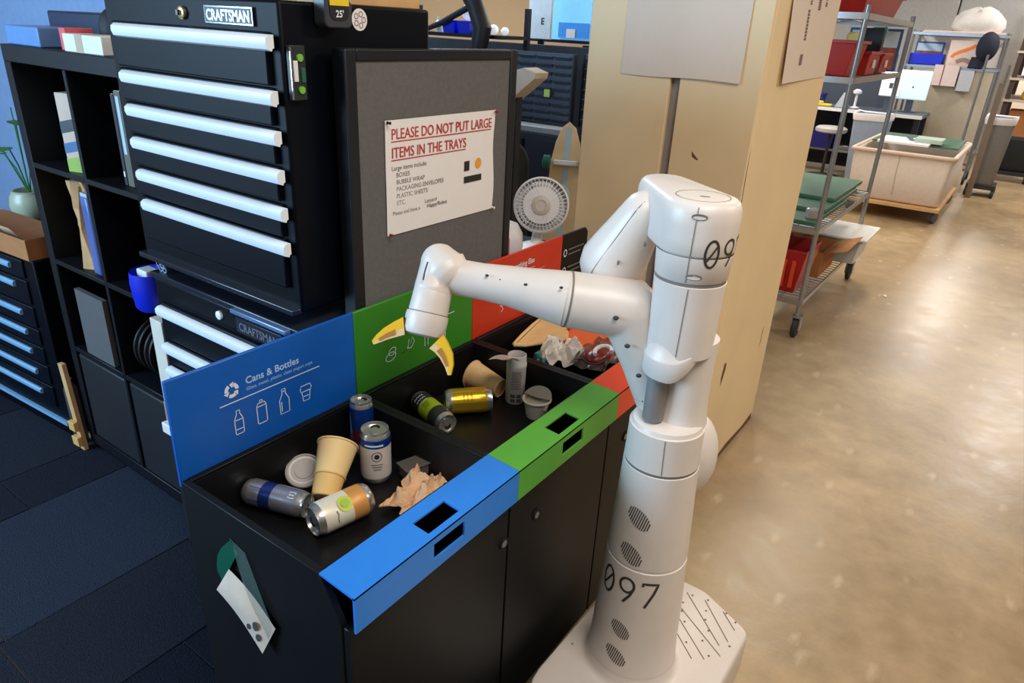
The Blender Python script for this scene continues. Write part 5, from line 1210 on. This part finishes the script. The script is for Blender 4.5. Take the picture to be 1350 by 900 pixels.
# ================================================================ AISLE: CANVAS CART
cc = thing('canvas_cart', 'cream canvas laundry cart on wheels in the aisle', 'cart', (8.2, .33, 0))
x0, x1, y0, y1 = 7.40, 8.95, -.13, .76
rs = [[(x, y, z) for x, y in rounded([(x0+i, y0+i*.6), (x1-i, y0+i*.6), (x1-i, y1-i*.6), (x0+i, y1-i*.6)], .045)] for z, i in ((.17, .06), (.19, .04), (.45, .012), (.64, 0), (.64, .035), (.25, .08))]
MB().rings(rs).build('canvas_body', cloth_w, cc, angle=50)
MB().tube([(x, y, .645) for x, y in rounded([(x0-.01, y0-.01), (x1+.01, y0-.01), (x1+.01, y1+.01), (x0-.01, y1+.01)], .05)+[(x0-.01, y0+.04)]], .02, 10).build('rim', mat('canvas_rim', (214, 190, 172), .8), cc)
box(x0-.01, x1+.01, y0, y1, .13, .165).build('deck', wood_l, cc, bevel=.004)
MB().tube([(x0+.002, .33, .62), (x0+.01, .33, .45), (x0+.03, .32, .24)], .006, 6).build('canvas_seam', mat('canvas_seam', (196, 178, 164), .8), cc)
for i, (x, y) in enumerate(((7.55, -.09), (8.8, -.09), (7.55, .70), (8.8, .70), (8.17, -.05))):
    q = MB().lathe([(.02, -.018), (.056, -.016), (.062, 0), (.056, .016), (.02, .018)], 20, M=frame((x, y, .062), (x+.35, y+1, .062))).build('caster', dkgrey, cc)
    MB().box(x-.03, x+.03, y-.035, y+.035, .105, .132).build('caster_fork', wire, q)
t = thing('board_pile', 'green cutting mat lying over the canvas cart', 'mat', (8.3, .2, .67))
box(7.95, 8.85, -.10, .70, .672, .69).build('mat', grn_bd, t); box(7.75, 8.3, .15, .62, .69, .71).build('white_sheet', paper, t); box(7.9, 8.2, .05, .30, .711, .75).build('pale_box', mat('pale_green_box', (176, 196, 180), .5), t)
for q in range(3): box(8.0+q*.12, 8.1+q*.12, .32+q*.03, .36+q*.03, .711, .72).build('dark_tool', dkgrey, t)
single(MB().rings([[(9.08+.06*k*math.cos(a)+.02*math.sin(3*a), -.07+.07*k*math.sin(a), z) for a in [2*math.pi*i/14 for i in range(14)]] for z, k in ((.0, .6), (.15, 1.1), (.3, .9), (.45, .5))]), 'clear_bag', mat('bag_clearish', (214, 196, 180), .4), 'pale crumpled bag standing at the end of the canvas cart', 'bag', angle=60)
# tall narrow gray bins
def tallbin(c, sx, sy, h, m, label, liner=True, dolly=False, rz=0):
    t = thing('waste_bin', label, 'bin', c); M = rotz(c, rz); zb0 = .14 if dolly else 0
    MB().rings([[(x*k, y*k, z) for x, y in rounded([(-sx/2, -sy/2), (sx/2, -sy/2), (sx/2, sy/2), (-sx/2, sy/2)], .04, 3)] for z, k in ((zb0, .72), (zb0+.01, .75), (h, 1), (h, .94), (zb0+.03, .68))], M=M).build('bin_body', m, t, angle=50)
    if liner: MB().rings([[(x*k, y*k, z+.008*math.sin(7*i)) for i, (x, y) in enumerate(rounded([(-sx/2, -sy/2), (sx/2, -sy/2), (sx/2, sy/2), (-sx/2, sy/2)], .04, 3))] for z, k in ((h-.07, 1.02), (h-.01, 1.07), (h+.015, 1.03), (h, .92))], M=M, cap0=False, cap1=False).build('bin_liner', mat('white_liner', (226, 220, 220), .5), t)
    if dolly:
        MB().box(-sx*.42, sx*.42, -sy*.5, sy*.5, .09, .14, M=M).build('dolly', rubber, t)
        for a in (-1, 1):
            for b_ in (-1, 1): q = M @ Vector((a*sx*.36, b_*sy*.45, .045)); MB().lathe([(.02, -.02), (.045, -.016), (.045, .016), (.02, .02)], 16, M=frame(q, q+Vector((0, 1, 0)))).build('caster', rubber, t)
    return t
tallbin((9.25, .95, 0), .36, .40, .84, mat('bin_blue_grey', (146, 160, 182), .5), 'tall blue grey waste bin with white liner behind canvas cart', rz=0)
tallbin((9.75, -.33, 0), .45, .30, .90, mat('bin_grey', (128, 126, 124), .5), 'tall grey waste bin on a black dolly in the aisle', dolly=True)
# workbench with bits behind the wire cart
wbn = thing('assembly_bench', 'dark assembly bench with white front edge behind the wire cart', 'bench', (8.6, 1.6, 0))
BX = 9.55
box(BX, 10.25, .47, 3.2, .80, .84).build('bench_top', dkgrey, wbn); box(BX-.015, BX, .47, 3.2, .80, .84).build('edge_strip', white_pl, wbn)
for y in (.52, 3.1):
    for x in (BX+.06, 10.2): box(x-.03, x+.03, y-.03, y+.03, 0, .80).build('leg', fr, wbn)
box(BX+.2, 10.2, .6, 3.1, .28, .31).build('low_shelf', grey_pl, wbn)
box(10.16, 10.19, .6, 3.2, .05, .78).build('dark_fill_panel', mat('bench_under_dark', (30, 34, 44), .7), wbn)  # dark sheet added to darken the space under the bench
box(10.21, 10.24, 1.0, 3.2, .84, 1.5).build('back_panel', mat('bench_back', (66, 72, 84), .6), wbn)
binbox((9.85, 1.86, .841), .18, .34, .14, blue_dk, 'dark blue bin with white labels on the assembly bench', 'blue_bin')
for i in range(2): single(box(9.752, 9.757, 1.76+.11*i, 1.82+.11*i, .87, .91), 'white_label', paper, ('white label on dark blue bench bin, one nearer displays', 'white label on dark blue bench bin, one nearer the column')[i], 'label') if 0 else None
single(box(9.62, 9.72, 1.55, 1.95, .842, .87).box(9.62, 9.70, 1.66, 1.74, .87, .90), 'yellow_tool', yel_pl, 'yellow hand tool lying on the assembly bench', 'tool', bevel=.006)
single(MB().lathe([(.06, 0), (.06, .01), (.015, .02), (.015, .16), (.05, .18), (.05, .21), (.02, .23)], 18, M=Matrix.Translation((9.8, 1.30, .841))), 'white_fixture', white_pl, 'white bench fixture standing on the assembly bench', 'fixture', angle=40)
single(MB().prism([(1.36, .841), (1.52, .841), (1.44, 1.02), (1.40, 1.02)], 9.70, 9.80, M=Matrix(((0, 0, 1, 0), (1, 0, 0, 0), (0, 1, 0, 0), (0, 0, 0, 1)))), 'grey_wedge', mat('pale_grey', (190, 196, 206), .5), 'pale grey wedge on the assembly bench beside white fixture', 'fixture')
def panelthing(x, y0, y1, z0, z1, m, nm, label, cat, mk=.02):
    t = thing(nm, label, cat, (x, (y0+y1)/2, .841)); box(x, x+.03, y0, y1, z0, z1).build('panel', m, t, bevel=.012); box(x-.004, x, (y0+y1)/2-mk, (y0+y1)/2+mk, z0+(z1-z0)*.4, z0+(z1-z0)*.4+mk*3).build('mark', dkgrey, t)
    box(x+.03, x+.06, (y0+y1)/2-.04, (y0+y1)/2+.04, .85, z1-.1).build('stand', dkgrey, t); box(x-.02, x+.14, (y0+y1)/2-.1, (y0+y1)/2+.1, .841, .85).build('stand_foot', dkgrey, t)
    return t
panelthing(9.72, .80, 1.04, 1.02, 1.265, mat('white_panel_glow', (232, 238, 242), .4, emit=.35), 'white_display', 'white display panel on the assembly bench, small dark mark', 'display')  # emission added so the white panel reads bright
panelthing(9.95, .53, .88, .99, 1.335, mat('pale_panel_glow', (214, 238, 248), .4, emit=.45), 'large_white_display', 'larger pale display beside the tan partition', 'display', .008)  # brightened by added emission like the smaller panel
sto = thing('stool', 'grey round stool tucked under the assembly bench', 'stool', (9.3, 1.45, 0))
MB().lathe([(.17, .56), (.19, .575), (.19, .61), (.16, .63)], 28, M=Matrix.Translation((9.35, 1.42, 0))).build('seat', mat('stool_grey', (180, 176, 174), .5), sto); MB().lathe([(.02, .04), (.02, .56)], 12, M=Matrix.Translation((9.35, 1.42, 0))).build('post', rubber, sto); MB().lathe([(.2, 0), (.2, .03), (.03, .05)], 24, M=Matrix.Translation((9.35, 1.42, 0))).build('foot', rubber, sto)
binbox((9.85, 1.62, .312), .3, .36, .24, blue_dk, 'blue bin on the low shelf of the assembly bench', 'blue_bin')
single(box(9.8, 10.0, 1.0, 1.40, .3105, .36), 'silver_tray', wire, 'silver tray on the low shelf of the assembly bench', 'tray', bevel=.004)
# second wire rack further down the aisle
rk = thing('tall_wire_rack', 'tall wire rack of white cartons further along the aisle', 'rack', (10.6, .4, 0))
rx0, rx1, ry0, ry1 = 10.34, 10.86, -.10, .90
for x in (rx0, rx1):
    for y in (ry0, ry1): MB().tube([(x, y, .1), (x, y, 1.80)], .016, 10).build('post', wire, rk); MB().lathe([(.02, -.016), (.055, -.014), (.055, .014), (.02, .016)], 16, M=frame((x, y, .056), (x, y+1, .056))).build('caster', rubber, rk)
for z in (1.775, 1.395, .40, .2):
    b = MB().box(rx0-.02, rx1+.02, ry0-.015, ry0-.003, z-.03, z).box(rx0-.02, rx1+.02, ry1+.003, ry1+.015, z-.03, z).box(rx0-.02, rx0-.008, ry0, ry1, z-.03, z).box(rx1+.008, rx1+.02, ry0, ry1, z-.03, z)
    s = b.build('shelf', wire, rk); b = MB()
    for i in range(16): y = ry0+(ry1-ry0)*(i+.5)/16; b.tube([(rx0, y, z-.006), (rx1, y, z-.006)], .004, 4)
    o = b.build('shelf_mesh', wire, s); o['kind'] = 'stuff'
box(rx0-.012, rx0-.006, ry0+.02, ry1-.24, .42, 1.36).build('tan_end_panel', mat('tan_panel', (186, 172, 150), .7), rk)
box(rx1+.021, rx1+.03, ry0, ry1, 1.40, 1.80).build('white_back_panel', paper, rk)
single(box(10.36, 10.6, .51, .89, 1.396, 1.53), 'bright_blue_bin', blue_pl, 'bright blue bin on the tall wire rack', 'bin', bevel=.01)
t = thing('framed_print', 'framed picture with red ground on the tall wire rack', 'picture', (10.66, .72, 1.396))
box(10.66, 10.69, .56, .89, 1.396, 1.67).build('frame', mat('frame_blue', (60, 100, 150), .5), t); box(10.655, 10.661, .58, .87, 1.56, 1.65).build('picture_sky', MATS['pale_sky'], t); box(10.654, 10.661, .58, .87, 1.43, 1.56).build('picture_ground', MATS['rust_rock'], t)
t = thing('orange_swirl_box', 'white box with orange swirl print on the tall wire rack', 'box', (10.5, .29, 1.396))
box(10.37, 10.6, .12, .47, 1.396, 1.70).build('carton', mat('carton_blush', (226, 206, 196), .6), t)
b = MB(); b.ribbon([(10.3685, .42-.03*k+.03*math.sin(k*.8), 1.50+.022*k) for k in range(8)], .04, (-1, 0, 0)); b.build('swirl_print', mat('swirl_orange', (240, 130, 60), .6), t, fixn=False)
b = MB(); b.ribbon([(10.3685, .36-.03*k, 1.45+.03*math.sin(k*.6)) for k in range(7)], .05, (-1, 0, 0)); b.build('brown_print', mat('print_brown', (170, 130, 120), .6), t, fixn=False)
t = thing('tall_white_carton', 'white carton with red stripe hung low on the tall wire rack', 'box', (10.28, .42, 1.17))
box(10.24, 10.318, .29, .56, 1.17, 1.41).build('carton', mat('carton_rose', (228, 206, 200), .6), t); box(10.238, 10.241, .45, .462, 1.17, 1.41).build('stripe', mat('stripe_rose', (150, 60, 60), .5), t)
single(box(10.24, 10.318, .12, .27, 1.12, 1.36), 'clear_holder', mat('holder_grey', (190, 192, 196), .3), 'grey clear holder beside the red striped carton', 'holder', bevel=.006)
t = thing('white_carry_bags', 'puffy white plastic sack on top of the tall wire rack', 'bag', (10.6, .25, 1.78))
MB().rings([[(10.58+.18*k*math.cos(a), .25+.27*k*math.sin(a)+.02*math.sin(6*a), z+(.03*math.sin(2*a) if z > 1.9 else 0)) for a in [2*math.pi*i/24 for i in range(24)]] for z, k in ((1.801, .9), (1.86, 1.05), (1.95, 1.0), (2.02, .75), (2.06, .3))]).build('sack', mat('sack_white', (222, 214, 206), .6), t, angle=60)
single(box(10.4, 10.8, -.09, .80, 1.776, 1.80), 'flat_carton', mat('carton_blush', (226, 206, 196), .6), 'flat pale carton on top of the tall wire rack under the sack', 'box', bevel=.004)
t = thing('baseball_cap', 'navy baseball cap hung on the tall rack corner', 'cap', (10.2, .10, 1.5))
MB().lathe([(.11, -.02), (.118, .0), (.112, .05), (.09, .09), (.05, .115), (.005, .122)], 28, M=Matrix.Translation((10.31, .07, 1.64)) @ Matrix.Rotation(R(-90), 4, 'Y') @ Matrix.Rotation(R(20), 4, 'X'), sx=1.45, sy=1.0).build('crown', mat('cap_navy', (22, 26, 46), .8), t, angle=60)
MB().sheet(lambda u, v: (10.29-.05*math.sin(u*3.14)*v, .10+.10*(u-.5)*2*(1-.25*v)+.04*v, 1.52-.13*v), 8, 5).build('peak', mat('cap_navy', (22, 26, 46), .8), t, solid=.005)
mp_ = thing('steel_pole', 'thin steel pole on a small foot between canvas cart and tall rack', 'pole', (9.28, -.03, 0))
MB().tube([(9.28, -.03, .02), (9.28, -.03, 1.56)], .014, 10).build('pole', wire, mp_); MB().lathe([(.09, 0), (.09, .012), (.02, .02)], 20, M=Matrix.Translation((9.28, -.03, 0))).build('foot', wire, mp_)
# upright tan board and far shelving
single(MB().box(-.02, .02, -.03, .03, 0, 1.28, M=Matrix.Translation((9.40, -.24, 0)))  , 'wooden_post', mat('grey_wood', (130, 112, 96), .7), 'weathered wooden post beside the grey waste bin', 'post')
fs_ = thing('far_shelving', 'brown shelving of boxes at the far end of aisle', 'shelf', (12.5, -.55, 0))
for x in (11.8, 13.4):
    for y in (-.25, -1.9): box(x-.03, x+.03, y-.03, y+.03, 0, 2.3).build('upright', mat('upright_brown', (70, 56, 48), .6), fs_)
for z in (.5, 1.0, 1.28, 1.62, 2.0): box(11.75, 13.45, -1.95, -.2, z-.03, z).build('shelf_board', mat('shelf_pale', (200, 186, 172), .6), fs_)
single(box(11.8, 12.2, -.75, -.35, 1.28, 1.46), 'blue_tote', blue_pl, 'blue tote on the far brown shelving', 'bin', bevel=.01)
single(MB().ball((12.0, -.55, 1.06), .2, .16, .12), 'yellow_hard_hat', yel_pl, 'yellow hard hat on the far brown shelving', 'helmet')
for i, (y0, y1, z0, z1) in enumerate(((-.62, -.32, .50, .86), (-1.1, -.7, .50, .85), (-.7, -.35, 1.62, 1.9), (-1.2, -.8, 1.62, 1.88), (-1.2, -.8, 1.0, 1.2), (-.75, -.35, 2.0, 2.25))):
    single(box(11.85, 12.3, y0, y1, z0, z1), 'brown_box', (card_b, card_b, card_m, white_pl, card_b, card_m)[i], ('brown box low on far shelving', 'second brown box low on far shelving', 'tan box high on far shelving', 'white box high on far shelving', 'brown box midway up far shelving', 'tan box on the top of far shelving')[i], 'box', bevel=.004)
t = tallbin((11.3, -.55, 0), .5, .45, .55, mat('bin_teal_black', (30, 40, 48), .5), 'low black wheeled bin beyond the grey waste bin', liner=False, dolly=True)
# white cabinets against the far wall
for i, (y0, y1) in enumerate(((-.15, .85), (.87, 1.87), (1.89, 2.9), (2.92, 3.9))):
    t = thing('white_cabinet', ('white tall cabinet against far wall, nearest far shelving', 'white tall cabinet against far wall, second from far shelving', 'white tall cabinet against far wall, third from far shelving', 'white tall cabinet against far wall, hidden by the column')[i], 'cabinet', (14.3, (y0+y1)/2, 0))
    box(14.0, 14.6, y0, y1, 0, 2.6).build('body', mat('cabinet_white', (216, 214, 210), .6), t, bevel=.004); box(13.98, 14.0, y0+.01, y1-.01, .08, 2.58).build('door', mat('cabinet_white', (216, 214, 210), .6), t, bevel=.004)
    box(13.96, 13.98, y0+.06, y0+.09, 1.1, 1.4).build('handle', wire, t)

# litter on the concrete
for (x, y, a, lb) in ((4.78, -.13, 20, 'tiny white paper scrap on the floor beyond the cart caster'), (1.24, -.86, 60, 'tiny white chip on the concrete near the robot base')):
    single(MB().box(-.018, .018, -.010, .010, .0005, .005, M=rotz((x, y, 0), a)), 'paper_scrap', paper, lb, 'scrap', bevel=.002)
